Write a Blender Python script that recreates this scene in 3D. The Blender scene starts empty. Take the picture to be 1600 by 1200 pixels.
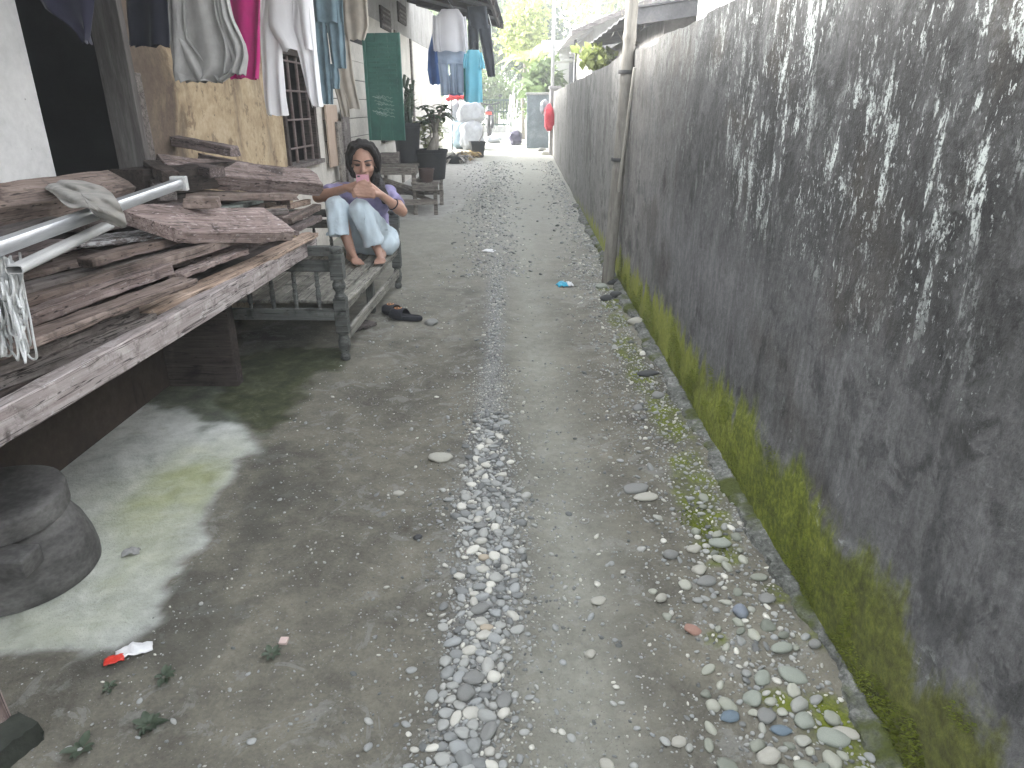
import bpy, bmesh, math, random
import numpy as np
from mathutils import Vector, Matrix, noise as mnoise
random.seed(7); RNG = np.random.default_rng(11)
scene = bpy.context.scene; COL = scene.collection
R = math.radians
V = Vector
# ------------------------------------------------------------------ camera model (pixel measurements of the photo, 1600x1200)
H, F = 1.3, 1080.0
TH = math.atan((600-165)/F); CT, ST = math.cos(TH), math.sin(TH)
def ray(px, py):
    u = (px-800)/F; v = (py-600)/F
    return V((u, CT-v*ST, -ST-v*CT))
def prof(y):
    y = np.minimum(y, 26.0)
    return 0.0135*(np.sqrt((y-5.2)**2+.4)+(y-5.2)) - 0.0135*(np.sqrt(5.2**2+.4)-5.2)
def gz(y): return float(prof(np.float64(y)))
def G(px, py, dz=0.0):
    r = ray(px, py); lo, hi = 0.0, 300.0
    for _ in range(60):
        m = (lo+hi)/2
        if H+m*r.z > gz(m*r.y)+dz: lo = m
        else: hi = m
    return V((r.x*lo, r.y*lo, H+lo*r.z))
def AX(px, py, X): r = ray(px, py); t = X/r.x; return V((X, r.y*t, H+r.z*t))
def AY(px, py, Y): r = ray(px, py); t = Y/r.y; return V((r.x*t, Y, H+r.z*t))
def AZ(px, py, z): r = ray(px, py); t = (z-H)/r.z; return V((r.x*t, r.y*t, z))
# ------------------------------------------------------------------ numpy noise
def vnoise(x, y, seed=0):
    x = np.asarray(x, float); y = np.asarray(y, float)
    xi = np.floor(x).astype(np.int64); yi = np.floor(y).astype(np.int64)
    fx = x-xi; fy = y-yi; fx = fx*fx*(3-2*fx); fy = fy*fy*(3-2*fy)
    def h(a, b):
        n = (a*374761393 + b*668265263 + seed*974634777) & 0x7fffffff
        n = ((n ^ (n >> 13))*1274126177) & 0x7fffffff
        n = n ^ (n >> 16)
        return (n & 0xffff)/65535.0
    return (h(xi, yi)*(1-fx)+h(xi+1, yi)*fx)*(1-fy)+(h(xi, yi+1)*(1-fx)+h(xi+1, yi+1)*fx)*fy
def fbm(x, y, seed=0, o=4):
    s = 0; a = .5
    for k in range(o):
        s = s+a*vnoise(x*2**k, y*2**k, seed+k*17); a *= .5
    return s/(1-.5**o)
def sstep(a, b, x):
    t = np.clip((x-a)/(b-a), 0, 1); return t*t*(3-2*t)
def inpoly_sd(X, Y, poly):           # signed distance (negative inside)
    P = np.array(poly); d = np.full(X.shape, 1e9); ins = np.zeros(X.shape, bool)
    n = len(P)
    for i in range(n):
        a = P[i]; b = P[(i+1) % n]; e = b-a
        t = np.clip(((X-a[0])*e[0]+(Y-a[1])*e[1])/(e@e), 0, 1)
        d = np.minimum(d, np.hypot(X-a[0]-t*e[0], Y-a[1]-t*e[1]))
        c = ((a[1] > Y) != (b[1] > Y)) & (X < (b[0]-a[0])*(Y-a[1])/(b[1]-a[1]+1e-12)+a[0])
        ins ^= c
    return np.where(ins, -d, d)
# ------------------------------------------------------------------ object helpers
def tag(o, label=None, cat=None, group=None, kind=None):
    if label: o['label'] = label
    if cat: o['category'] = cat
    if group: o['group'] = group
    if kind: o['kind'] = kind
    return o
def empty(name, loc=(0, 0, 0), label=None, cat=None, group=None, rz=0.0):
    o = bpy.data.objects.new(name, None); COL.objects.link(o); o.location = loc; o.rotation_euler = (0, 0, rz)
    o.empty_display_size = .1
    return tag(o, label, cat, group)
def link(name, me, mat=None, parent=None, mw=None):
    o = bpy.data.objects.new(name, me); COL.objects.link(o)
    if mat is not None and not me.materials: me.materials.append(mat)
    o.parent = parent
    if mw is not None: o.matrix_basis = mw
    return o
def pw(parent):                      # world matrix of a (un-updated) parent chain
    if parent is None: return Matrix()
    return pw(parent.parent) @ Matrix.LocRotScale(parent.location, parent.rotation_euler, parent.scale)
class MB:
    def __init__(s): s.v = []; s.f = []
    def add(s, vs, fs):
        n = len(s.v); s.v += [V(p) for p in vs]; s.f += [[n+i for i in f] for f in fs]; return s
    def box(s, lo, hi, M=None):
        x0, y0, z0 = lo; x1, y1, z1 = hi
        vs = [V(p) for p in ((x0,y0,z0),(x1,y0,z0),(x1,y1,z0),(x0,y1,z0),(x0,y0,z1),(x1,y0,z1),(x1,y1,z1),(x0,y1,z1))]
        if M: vs = [M @ p for p in vs]
        return s.add(vs, [(0,3,2,1),(4,5,6,7),(0,1,5,4),(1,2,6,5),(2,3,7,6),(3,0,4,7)])
    def lathe(s, prof_, C=(0,0,0), n=24, M=None, cap=True):
        vs = []; fs = []; C = V(C); m = len(prof_)
        for (r, z) in prof_:
            for k in range(n):
                a = 2*math.pi*k/n; p = V((r*math.cos(a), r*math.sin(a), z))
                vs.append((M @ p if M else p)+C)
        for i in range(m-1):
            for k in range(n):
                fs.append((i*n+k, i*n+(k+1) % n, (i+1)*n+(k+1) % n, (i+1)*n+k))
        if cap: fs.append(tuple(range(n-1, -1, -1))); fs.append(tuple((m-1)*n+k for k in range(n)))
        return s.add(vs, fs)
    def tube(s, pts, rad, n=8, cap=True, closed=False):
        pts = [V(p) for p in pts]; m = len(pts)
        rads = rad if isinstance(rad, (list, tuple)) else [rad]*m
        vs = []; fs = []; up = None
        for i, p in enumerate(pts):
            if closed: t = (pts[(i+1) % m]-pts[i-1]).normalized()
            else: t = (pts[min(i+1, m-1)]-pts[max(i-1, 0)]).normalized()
            if up is None: up = t.orthogonal().normalized()
            up = (up-t*up.dot(t)); up = up.normalized() if up.length > 1e-6 else t.orthogonal().normalized()
            w = t.cross(up)
            for k in range(n):
                a = 2*math.pi*k/n; vs.append(p+(up*math.cos(a)+w*math.sin(a))*rads[i])
        for i in range(m if closed else m-1):
            j = (i+1) % m
            for k in range(n): fs.append((i*n+k, i*n+(k+1) % n, j*n+(k+1) % n, j*n+k))
        if cap and not closed: fs.append(tuple(range(n-1, -1, -1))); fs.append(tuple((m-1)*n+k for k in range(n)))
        return s.add(vs, fs)
    def ell(s, C, r, M=None, nu=16, nv=10):
        C = V(C); vs = []; fs = []
        for j in range(1, nv):
            t = math.pi*j/nv
            for k in range(nu):
                a = 2*math.pi*k/nu
                p = V((r[0]*math.sin(t)*math.cos(a), r[1]*math.sin(t)*math.sin(a), r[2]*math.cos(t)))
                vs.append((M @ p if M else p)+C)
        top = V((0,0,r[2])); b = len(vs); vs.append((M @ top if M else top)+C); vs.append((M @ -top if M else -top)+C)
        for j in range(nv-2):
            for k in range(nu): fs.append((j*nu+k, (j+1)*nu+k, (j+1)*nu+(k+1) % nu, j*nu+(k+1) % nu))
        for k in range(nu):
            fs.append((b, k, (k+1) % nu)); fs.append((b+1, (nv-2)*nu+(k+1) % nu, (nv-2)*nu+k))
        return s.add(vs, fs)
    def cap(s, A, B, ra, rb, n=16, flat=False):      # tapered capsule (closed)
        A = V(A); B = V(B); d = B-A; L = d.length; q = d.to_track_quat('Z', 'Y').to_matrix()
        pr = []
        if flat: pr = [(ra*.02, 0), (ra*.98, 0), (ra, 0.001)]+[(rb, L-.001), (rb*.98, L), (rb*.02, L)]
        else:
            for i in range(6):
                a = -math.pi/2+math.pi/2*i/5*.999+.001; pr.append((max(ra*math.cos(a), 1e-4), ra*math.sin(a)))
            for i in range(1, 4): t = i/4; pr.append((ra+(rb-ra)*t, L*t))
            for i in range(6):
                a = math.pi/2*i/5*.999; pr.append((max(rb*math.cos(a), 1e-4), L+rb*math.sin(a)))
        return s.lathe(pr, A, n, q)
    def mesh(s, name, off=None, M=None):
        me = bpy.data.meshes.new(name); vs = s.v
        if M is not None: vs = [M @ p for p in vs]
        if off is not None: vs = [p-off for p in vs]
        me.from_pydata([tuple(p) for p in vs], [], s.f); me.update(); return me
    def build(s, name, mat, parent=None, smooth=False, bevel=0, world=True, weld=False):
        """verts in world coords when world=True (made local to the parent or to their own base)"""
        if world:
            if parent is not None: me = s.mesh(name, M=pw(parent).inverted()); o = link(name, me, mat, parent)
            else:
                xs = [p.x for p in s.v]; ys = [p.y for p in s.v]; zs = [p.z for p in s.v]
                c = V(((min(xs)+max(xs))/2, (min(ys)+max(ys))/2, min(zs)))
                o = link(name, s.mesh(name, off=c), mat); o.location = c
        else: o = link(name, s.mesh(name), mat, parent)
        if smooth:
            me = o.data; me.polygons.foreach_set('use_smooth', [True]*len(me.polygons))
            if smooth != 'all':
                try: me.set_sharp_from_angle(angle=R(40))
                except Exception: pass
        if bevel:
            b = o.modifiers.new('bevel', 'BEVEL'); b.width = bevel; b.segments = 2; b.limit_method = 'ANGLE'
        return o
def frame(A, B, up=(0, 0, 1)):       # matrix: local x along AB, z close to up, origin at A
    A = V(A); B = V(B); x = (B-A).normalized(); u = V(up)
    y = u.cross(x)
    if y.length < 1e-4: y = V((0, 1, 0)).cross(x)
    y.normalize(); z = x.cross(y)
    return Matrix(((x.x, y.x, z.x, A.x), (x.y, y.y, z.y, A.y), (x.z, y.z, z.z, A.z), (0, 0, 0, 1)))
def wood_mesh(L, w, t, seed, wobble=.004, chip=.012, n=14, y0=0.0, skew=0.0):
    """board: local x 0..L, y y0..y0+w, z -t..0, with uneven edges and chipped ends"""
    rr = random.Random(seed); mb = MB(); rows = []
    bend = rr.uniform(-1, 1)*.012*L; bendz = rr.uniform(-1, .4)*.008*L
    for i in range(n+1):
        x = L*i/n; e = (x/L-.5); by = bend*(1-4*e*e); bz = bendz*(1-4*e*e)
        row = []
        for (yy, zz) in ((0, -t), (.5*w, -t), (w, -t), (w, -.5*t), (w, 0), (.66*w, 0), (.33*w, 0), (0, 0), (0, -.5*t)):
            dx = 0
            if i in (0, n): dx = (1 if i == 0 else -1)*rr.uniform(0, chip)
            dx += skew*(yy/w)*(1-x/L)
            k = wobble*min(1, w/.06)
            row.append(V((x+dx, y0+yy+by+rr.uniform(-k, k), zz+bz+rr.uniform(-k, k)*.6)))
        rows.append(row)
    m = 9; vs = [p for r_ in rows for p in r_]; fs = []
    for i in range(n):
        for k in range(m): fs.append((i*m+k, i*m+(k+1) % m, (i+1)*m+(k+1) % m, (i+1)*m+k))
    fs.append(tuple(range(m-1, -1, -1))); fs.append(tuple(n*m+k for k in range(m)))
    mb.add(vs, fs); return mb
def board(name, A, B, w, t, mat, parent=None, seed=0, up=(0, 0, 1), y0=0.0, bevel=.003, wobble=.004, chip=.012, n=14, skew=0.0):
    """board whose front-top edge runs from A to B; width grows to the left of AB"""
    Mx = frame(A, B, up); L = (V(B)-V(A)).length
    o = link(name, wood_mesh(L, w, t, seed, wobble, chip, n, y0, skew).mesh(name), mat, parent)
    o.matrix_basis = (pw(parent).inverted() if parent else Matrix()) @ Mx
    o.data.polygons.foreach_set('use_smooth', [True]*len(o.data.polygons))
    try: o.data.set_sharp_from_angle(angle=R(35))
    except Exception: pass
    if bevel: b = o.modifiers.new('bevel', 'BEVEL'); b.width = bevel; b.segments = 1; b.limit_method = 'ANGLE'; b.angle_limit = R(45)
    return o
def bar(name, A, B, w, t, mat, parent=None, up=(0, 0, 1), bevel=.003):
    """straight square bar centred on AB"""
    Mx = frame(A, B, up); L = (V(B)-V(A)).length
    o = link(name, MB().box((0, -w/2, -t/2), (L, w/2, t/2)).mesh(name), mat, parent)
    o.matrix_basis = (pw(parent).inverted() if parent else Matrix()) @ Mx
    if bevel: b = o.modifiers.new('bevel', 'BEVEL'); b.width = bevel; b.segments = 2
    return o
def blob(mb, name, voxel, it=6, fac=.5, disp=None):
    me = mb.mesh('tmp'); o = bpy.data.objects.new('tmp', me); COL.objects.link(o)
    m = o.modifiers.new('r', 'REMESH'); m.mode = 'VOXEL'; m.voxel_size = voxel
    if it: s = o.modifiers.new('s', 'SMOOTH'); s.iterations = it; s.factor = fac
    dg = bpy.context.evaluated_depsgraph_get(); dg.update()
    me2 = bpy.data.meshes.new_from_object(o.evaluated_get(dg), depsgraph=dg); me2.name = name
    bpy.data.objects.remove(o); bpy.data.meshes.remove(me)
    me2.materials.clear()
    if disp:
        amp, sc = disp
        for v in me2.vertices:
            p = v.co; q = V((p.x*sc[0], p.y*sc[1], p.z*sc[2])); v.co = p+v.normal*amp*mnoise.noise(q)
    me2.polygons.foreach_set('use_smooth', [True]*len(me2.polygons)); me2.update()
    return me2
def blob_obj(mb, name, mat, parent, voxel, it=6, fac=.5, disp=None):
    me = blob(mb, name, voxel, it, fac, disp)
    if parent is not None: me.transform(pw(parent).inverted())
    return link(name, me, mat, parent)
# ------------------------------------------------------------------ materials
def s2l(c): return tuple(((x/255+.055)/1.055)**2.4 if x/255 > .04045 else x/255/12.92 for x in c)
class NT:
    def __init__(s, name):
        s.m = bpy.data.materials.new(name); s.m.use_nodes = True; s.t = s.m.node_tree
        s.n = s.t.nodes; s.b = s.n['Principled BSDF']; s.out = s.n['Material Output']
    def new(s, ty, **kw):
        n = s.n.new(ty)
        for k, v in kw.items(): setattr(n, k, v)
        return n
    def lk(s, a, b): s.t.links.new(a, b)
    def put(s, sock, v):
        if hasattr(v, 'default_value') or hasattr(v, 'is_linked'): s.lk(v, sock)
        else:
            if hasattr(sock.default_value, '__len__') and len(sock.default_value) == 4 and len(v) == 3: v = (*v, 1)
            sock.default_value = v
    def math(s, op, a, b=0.0, clamp=False):
        n = s.new('ShaderNodeMath', operation=op, use_clamp=clamp); s.put(n.inputs[0], a); s.put(n.inputs[1], b); return n.outputs[0]
    def mix(s, f, a, b, mode='MIX'):
        n = s.new('ShaderNodeMix', data_type='RGBA', blend_type=mode, clamp_factor=True)
        s.put(n.inputs[0], f); s.put(n.inputs[6], a); s.put(n.inputs[7], b); return n.outputs[2]
    def coord(s, scale=(1,1,1), rnd=False, kind='Object'):
        tc = s.new('ShaderNodeTexCoord'); out = tc.outputs[kind]
        if rnd:
            oi = s.new('ShaderNodeObjectInfo'); va = s.new('ShaderNodeVectorMath', operation='MULTIPLY_ADD')
            s.lk(out, va.inputs[0]); va.inputs[1].default_value = scale
            cb = s.new('ShaderNodeCombineXYZ'); m = s.math('MULTIPLY', oi.outputs['Random'], 37.0)
            for i in range(3): s.lk(m, cb.inputs[i])
            s.lk(cb.outputs[0], va.inputs[2]); return va.outputs[0]
        va = s.new('ShaderNodeVectorMath', operation='MULTIPLY'); s.lk(out, va.inputs[0]); va.inputs[1].default_value = scale
        return va.outputs[0]
    def noise(s, vec, scale, detail=4, rough=.6, dist=0):
        n = s.new('ShaderNodeTexNoise'); s.lk(vec, n.inputs['Vector']); n.inputs['Scale'].default_value = scale
        n.inputs['Detail'].default_value = detail; n.inputs['Roughness'].default_value = rough; n.inputs['Distortion'].default_value = dist
        return n.outputs['Fac']
    def vor(s, vec, scale, feature='F1', out='Distance'):
        n = s.new('ShaderNodeTexVoronoi', feature=feature); s.lk(vec, n.inputs['Vector']); n.inputs['Scale'].default_value = scale
        return n.outputs[out]
    def ramp(s, fac, stops):
        n = s.new('ShaderNodeValToRGB'); s.lk(fac, n.inputs[0]); e = n.color_ramp.elements
        while len(e) < len(stops): e.new(1)
        for el, (p, c) in zip(e, stops):
            el.position = p; el.color = (*c, 1) if len(c) == 3 else c
        return n.outputs[0]
    def step(s, fac, a, b):
        n = s.new('ShaderNodeMapRange', interpolation_type='SMOOTHSTEP'); s.put(n.inputs[0], fac)
        n.inputs[1].default_value = a; n.inputs[2].default_value = b; return n.outputs[0]
    def attr(s, name):
        n = s.new('ShaderNodeAttribute'); n.attribute_name = name; sp = s.new('ShaderNodeSeparateColor'); s.lk(n.outputs['Color'], sp.inputs[0])
        return sp.outputs
    def bump(s, h, strength=.3, dist=.01, prev=None):
        n = s.new('ShaderNodeBump'); n.inputs['Strength'].default_value = strength; n.inputs['Distance'].default_value = dist
        s.lk(h, n.inputs['Height'])
        if prev is not None: s.lk(prev, n.inputs['Normal'])
        return n.outputs[0]
    def fin(s, col, rough=.85, nrm=None, spec=.3, metal=0, trans=0):
        s.put(s.b.inputs['Base Color'], col); s.put(s.b.inputs['Roughness'], rough)
        s.b.inputs['Specular IOR Level'].default_value = spec; s.b.inputs['Metallic'].default_value = metal
        if nrm is not None: s.lk(nrm, s.b.inputs['Normal'])
        return s.m
def mk(name, cols, scale=8, stretch=(1,1,1), rough=.85, bump=.2, bdist=.004, rnd=True, fine=60, spec=.25, metal=0, var=.25):
    t = NT(name); vec = t.coord(stretch, rnd); n1 = t.noise(vec, scale, 5, .65, .4); n2 = t.noise(vec, fine, 3, .6)
    f = t.math('ADD', t.math('MULTIPLY', n1, 1-var), t.math('MULTIPLY', n2, var))
    c = t.ramp(f, [(.3+.4*i/max(1, len(cols)-1), k) for i, k in enumerate(cols)])
    return t.fin(c, rough, t.bump(f, bump, bdist) if bump else None, spec, metal)
def cloth(name, c, dark=.75, rough=.95, trl=0.0):
    t = NT(name); vec = t.coord((1,1,1), True); n1 = t.noise(vec, 9, 4); n2 = t.noise(vec, 350, 2)
    col = t.ramp(n1, [(.35, tuple(x*dark for x in c)), (.65, c)])
    m = t.fin(col, rough, t.bump(n2, .15, .002, t.bump(n1, .3, .01)), .1)
    t.b.inputs['Sheen Weight'].default_value = .15
    if trl:
        tr = t.new('ShaderNodeBsdfTranslucent'); t.lk(col, tr.inputs[0]); mx = t.new('ShaderNodeMixShader'); mx.inputs[0].default_value = trl
        t.lk(t.b.outputs[0], mx.inputs[1]); t.lk(tr.outputs[0], mx.inputs[2]); t.lk(mx.outputs[0], t.out.inputs[0])
    return m
def wood(name, a, b, c, flake=None, flk=.5):
    """weathered board, grain along local x; optional remnant paint flakes"""
    t = NT(name); oi = t.new('ShaderNodeObjectInfo')
    vec = t.coord((1.6, 22, 22), True); v2 = t.coord((1, 1, 1), True); v3 = t.coord((3, 9, 9), True)
    g = t.noise(vec, 2.2, 6, .65, .8); st = t.noise(v2, 7, 5, .6, .5); sp = t.noise(v3, 9, 5, .7, .3)
    col = t.ramp(g, [(.28, a), (.5, b), (.74, c)])
    col = t.mix(t.step(st, .55, .75), col, tuple(x*.45 for x in a)); col = t.mix(t.math('MULTIPLY', t.step(st, .46, .3), .5), col, tuple(min(1, x*1.35) for x in c))
    if flake: col = t.mix(t.step(sp, flk, flk+.12), col, flake)
    cr = t.noise(t.coord((.9, 34, 34), True), 1.3, 3, .5, .2); col = t.mix(t.math('MULTIPLY', t.step(t.math('ABSOLUTE', t.math('SUBTRACT', cr, .5)), .016, .004), .85), col, tuple(x*.18 for x in a))
    dn = t.noise(t.coord((1,1,1), True), 22, 5, .75); col = t.mix(t.math('MULTIPLY', t.step(dn, .52, .64), .45), col, (.055,.046,.04))
    k = t.vor(v3, 3.3); col = t.mix(t.step(k, .13, .06), col, tuple(x*.3 for x in a))
    hv = t.math('ADD', t.math('MULTIPLY', oi.outputs['Random'], .5), .75)
    col = t.mix(1.0, col, t.mix(1.0, (1,1,1), hv, 'MULTIPLY'), 'MULTIPLY')
    return t.fin(col, .88, t.bump(st, .3, .01, t.bump(g, .55, .004)), .2)
def leaf(name, a, b, trl=.35, rough=.5):
    t = NT(name); vec = t.coord((1,1,1), True); n1 = t.noise(vec, 5, 3); n2 = t.noise(vec, 40, 2)
    col = t.ramp(t.math('ADD', t.math('MULTIPLY', n1, .6), t.math('MULTIPLY', n2, .4)), [(.35, a), (.65, b)])
    t.fin(col, rough, None, .3)
    tr = t.new('ShaderNodeBsdfTranslucent'); t.lk(col, tr.inputs[0]); mx = t.new('ShaderNodeMixShader'); mx.inputs[0].default_value = trl
    t.lk(t.b.outputs[0], mx.inputs[1]); t.lk(tr.outputs[0], mx.inputs[2]); t.lk(mx.outputs[0], t.out.inputs[0])
    return t.m
MT = dict(
 wgrey=wood('wood_grey', (.065,.056,.052), (.14,.122,.115), (.235,.212,.20)),
 wbrown=wood('wood_brown', (.072,.053,.045), (.158,.122,.106), (.26,.212,.188)),
 wtan=wood('wood_tan', (0.132,0.094,0.068), (0.275,0.204,0.160), (0.396,0.314,0.253)),
 wpink=wood('wood_pinkish', (0.101,0.071,0.064), (0.237,0.183,0.168), (0.378,0.311,0.290), (0.450,0.397,0.389), .56),
 wpale=wood('wood_pale_flaking', (0.148,0.117,0.113), (0.264,0.232,0.223), (0.370,0.340,0.329), (0.422,0.405,0.402), .58),
 wdark=wood('wood_dark', (0.021,0.016,0.014), (0.045,0.035,0.031), (0.084,0.066,0.060)),
 wdeep=wood('wood_purplish_brown', (.06,.045,.043), (.132,.105,.10), (.24,.195,.188), (.33,.295,.305), .58),
 bed=wood('bed_grey_green_wood', (.045,.047,.044), (.085,.09,.085), (.14,.145,.135)),
 slat=wood('bed_slat_wood', (.10,.098,.085), (.19,.185,.16), (.29,.28,.245)),
 potb=wood('bench_weathered_wood', (.10,.09,.08), (.20,.18,.16), (.31,.285,.25)),
 green=mk('green_paint', [(0.019,0.075,0.060), (0.030,0.114,0.088), (0.042,0.145,0.114)], 5, (1,1,1), .55, .15),
 plastic_black=mk('black_plastic', [(.012,.013,.015), (.03,.031,.034)], 6, rough=.5, bump=.05),
 plastic_brown=mk('brown_plastic', [(.05,.032,.03), (.09,.06,.055)], 6, rough=.55, bump=.05),
 alu=mk('dull_aluminium', [(.36,.37,.385), (.52,.53,.545)], 14, (.6,8,8), .42, .05, metal=.7, spec=.5),
 alu2=mk('pale_painted_metal', [(.30,.30,.30), (.45,.45,.44)], 14, (.6,8,8), .55, .05),
 rope=mk('pale_rope', [(0.390,0.403,0.408), (0.650,0.657,0.650)], 60, rough=.95, bump=.6, fine=300),
 skin=mk('skin', [(0.302,0.174,0.125), (0.414,0.246,0.185)], 12, rough=.5, bump=.03, fine=120, spec=.35, rnd=False),
 lips=mk('lips', [(.19,.07,.06), (.24,.09,.08)], 30, rough=.45, bump=0),
 hair=mk('black_hair', [(.006,.005,.005), (.022,.018,.017)], 30, (6,6,.6), .62, .6, .004, fine=160, spec=.2, rnd=False),
 eyew=mk('eye_dark', [(.01,.008,.008), (.02,.015,.015)], 20, rough=.2, bump=0),
 pink=mk('pink_phone_case', [(.42,.20,.25), (.52,.27,.32)], 6, rough=.35, bump=0),
 glassb=mk('dark_lens', [(.01,.01,.012), (.015,.015,.018)], 6, rough=.1, bump=0),
 stump=mk('weathered_black_wood', [(.026,.025,.024), (.062,.06,.058), (.115,.112,.108), (.18,.176,.17)], 3.5, (1,1,1.6), .75, .35, .008, fine=55, var=.3),
 dstone=mk('dark_mossy_stone', [(.02,.024,.019), (.05,.055,.045)], 14, bump=.6, bdist=.01),
 conc=mk('grey_concrete', [(.16,.16,.155), (.28,.28,.27), (.4,.4,.385)], 9, bump=.5, bdist=.006),
 rubber=mk('dark_rubber', [(.012,.013,.018), (.028,.03,.038)], 20, rough=.7, bump=.3, bdist=.003),
 orange=mk('orange_print', [(.55,.22,.07), (.6,.28,.1)], 20, rough=.6, bump=0),
 redw=mk('red_film', [(.5,.03,.02), (.62,.06,.04)], 12, rough=.35, bump=.1),
 whitew=mk('white_film', [(.62,.62,.63), (.8,.8,.8)], 25, rough=.35, bump=.3),
 bluew=mk('blue_film', [(.03,.32,.52), (.1,.5,.66)], 25, rough=.3, bump=.2),
 sack=mk('white_woven_sack', [(0.223,0.236,0.254), (0.310,0.322,0.341), (0.372,0.384,0.397)], 10, rough=.6, bump=.4, fine=150),
 sackb=mk('pale_blue_sack', [(0.245,0.350,0.420), (0.385,0.476,0.525)], 10, rough=.6, bump=.4, fine=150),
 redc=cloth('red_cloth', (.5,.03,.035), trl=.2), redbag=mk('red_bag', [(.5,.04,.06), (.65,.09,.11)], 10, rough=.4, bump=.3),
 metal_dark=mk('dark_metal', [(.015,.016,.018), (.04,.04,.043)], 10, rough=.45, bump=.05, metal=.3),
 metal_rust=mk('rusty_bar', [(.10,.075,.07), (.2,.15,.14)], 30, rough=.7, bump=.2),
 tyre=mk('tyre', [(.012,.012,.012), (.02,.02,.02)], 10, rough=.8, bump=.1),
 gategreen=mk('dark_green_metal', [(.012,.035,.025), (.025,.06,.042)], 10, rough=.5, bump=.05),
 whitep=mk('white_paint', [(.62,.62,.6), (.78,.78,.76)], 6, rough=.6, bump=.1),
 plyw=mk('bare_plywood', [(.36,.27,.21), (.46,.36,.29)], 6, (1,5,1), .8, .1),
 bark=mk('bark', [(.12,.11,.09), (.22,.2,.17), (.33,.31,.27)], 9, (3,3,.6), .9, .7, .02),
 leafd=leaf('leaf_dark', (.03,.055,.025), (.07,.11,.05)), leafm=leaf('leaf_mid', (.08,.125,.05), (.18,.24,.10)),
 leafy=leaf('leaf_yellow_green', (.20,.25,.07), (.40,.44,.17), .5), leafv=leaf('leaf_variegated', (.10,.15,.04), (.62,.62,.40), .3),
 leafs=leaf('leaf_striped', (.12,.12,.10), (.45,.42,.38), .25), leafo=leaf('leaf_dry_yellow', (.35,.22,.06), (.55,.4,.14), .3),
 cactus=leaf('dark_succulent', (.02,.035,.022), (.05,.075,.045), .0),
 roofd=mk('dark_roof_sheet', [(.05,.05,.052), (.10,.10,.105), (.16,.155,.15)], 5, (1,1,1), .7, .3),
 tile=mk('grey_roof_tiles', [(.24,.235,.235), (.38,.37,.36)], 6, rough=.8, bump=.5),
 wire=mk('wire', [(.05,.05,.05), (.1,.1,.1)], 9, rough=.5, bump=0),
 bambo=mk('old_bamboo', [(0.115,0.105,0.089), (0.209,0.196,0.172), (0.302,0.287,0.251)], 6, (6,6,.7), .65, .25, .004, rnd=False),
)
HAZE = 0.006
# ------------------------------------------------------------------ camera, light, sky
cd = bpy.data.cameras.new('camera'); cam = bpy.data.objects.new('camera', cd); COL.objects.link(cam)
cam.location = (0, 0, H); cam.rotation_euler = (math.pi/2-TH, 0, 0)
cd.sensor_width = 36; cd.lens = F/1600*36; cd.clip_start = .05; cd.clip_end = 3000; scene.camera = cam
SUN_EL, SUN_AZ = 27.0, -68.0            # azimuth measured from +Y (down the lane) towards +X
w = bpy.data.worlds.new('World'); scene.world = w; w.use_nodes = True
wn = w.node_tree.nodes; bg = wn['Background']
sky = wn.new('ShaderNodeTexSky'); sky.sky_type = 'NISHITA'; sky.sun_disc = False
sky.sun_elevation = R(SUN_EL); sky.sun_rotation = R(SUN_AZ); sky.dust_density = 3.0; sky.air_density = 1.0
hs = wn.new('ShaderNodeHueSaturation'); hs.inputs['Saturation'].default_value = .22
w.node_tree.links.new(sky.outputs[0], hs.inputs['Color']); w.node_tree.links.new(hs.outputs[0], bg.inputs[0])
bg.inputs[1].default_value = .15
ld = bpy.data.lights.new('sun', 'SUN'); ld.energy = 1.8; ld.angle = R(12); ld.color = (1, .985, .96)
sun = bpy.data.objects.new('sun', ld); COL.objects.link(sun)
sd = V((math.sin(R(SUN_AZ))*math.cos(R(SUN_EL)), math.cos(R(SUN_AZ))*math.cos(R(SUN_EL)), math.sin(R(SUN_EL))))
sun.rotation_euler = sd.to_track_quat('Z', 'Y').to_euler(); sun.location = (0, 0, 12)
vs = scene.view_settings; vs.view_transform = 'Standard'; vs.look = 'None'; vs.gamma = 1; vs.exposure = 3.45
scene.cycles.max_bounces = 6; scene.cycles.diffuse_bounces = 4; scene.cycles.volume_bounces = 1
scene.cycles.use_denoising = True
# ------------------------------------------------------------------ ground: one sheet to the horizon
def gpoly(pts): return [tuple(G(*p).xy) for p in pts]
P_CONC = gpoly([(-420,1090),(60,1028),(150,1008),(215,968),(250,908),(310,862),(335,812),(352,770),(378,720),(402,688),(392,662),(352,646),(330,620),(360,590),(330,560)])+[(-2.2, 4.2), (-2.4, .3)]
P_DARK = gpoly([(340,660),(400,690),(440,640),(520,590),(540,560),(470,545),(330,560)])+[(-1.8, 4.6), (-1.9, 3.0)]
P_DAMP = gpoly([(0,1060),(150,1040),(240,985),(285,915),(350,840),(390,760),(420,700),(450,690),(470,760),(430,860),(400,960),(330,1010),(200,1030),(100,1090)])
P_PAD = gpoly([(600,345),(690,345),(765,285),(752,252),(700,240),(640,250)])
STRIP = [(772,330),(776,420),(774,500),(770,560),(766,620),(763,690),(762,750),(762,800),(765,860),(768,920),(755,980),(742,1040),(736,1100),(728,1190),(722,1300)]
STRIPW = [(330,30),(420,15),(560,14),(620,17),(700,24),(755,30),(775,52),(830,44),(880,42),(930,50),(1000,44),(1050,38),(1100,42),(1300,46)]
STR_W = [tuple(G(*p).xy) for p in STRIP]
def strip_x(y):
    a = sorted((q[1], q[0]) for q in STR_W); return np.interp(y, [k[0] for k in a], [k[1] for k in a])
_sw = sorted((G(762, p[0]).y, (G(762+p[1], p[0]).x-G(762, p[0]).x)) for p in STRIPW)
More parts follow.
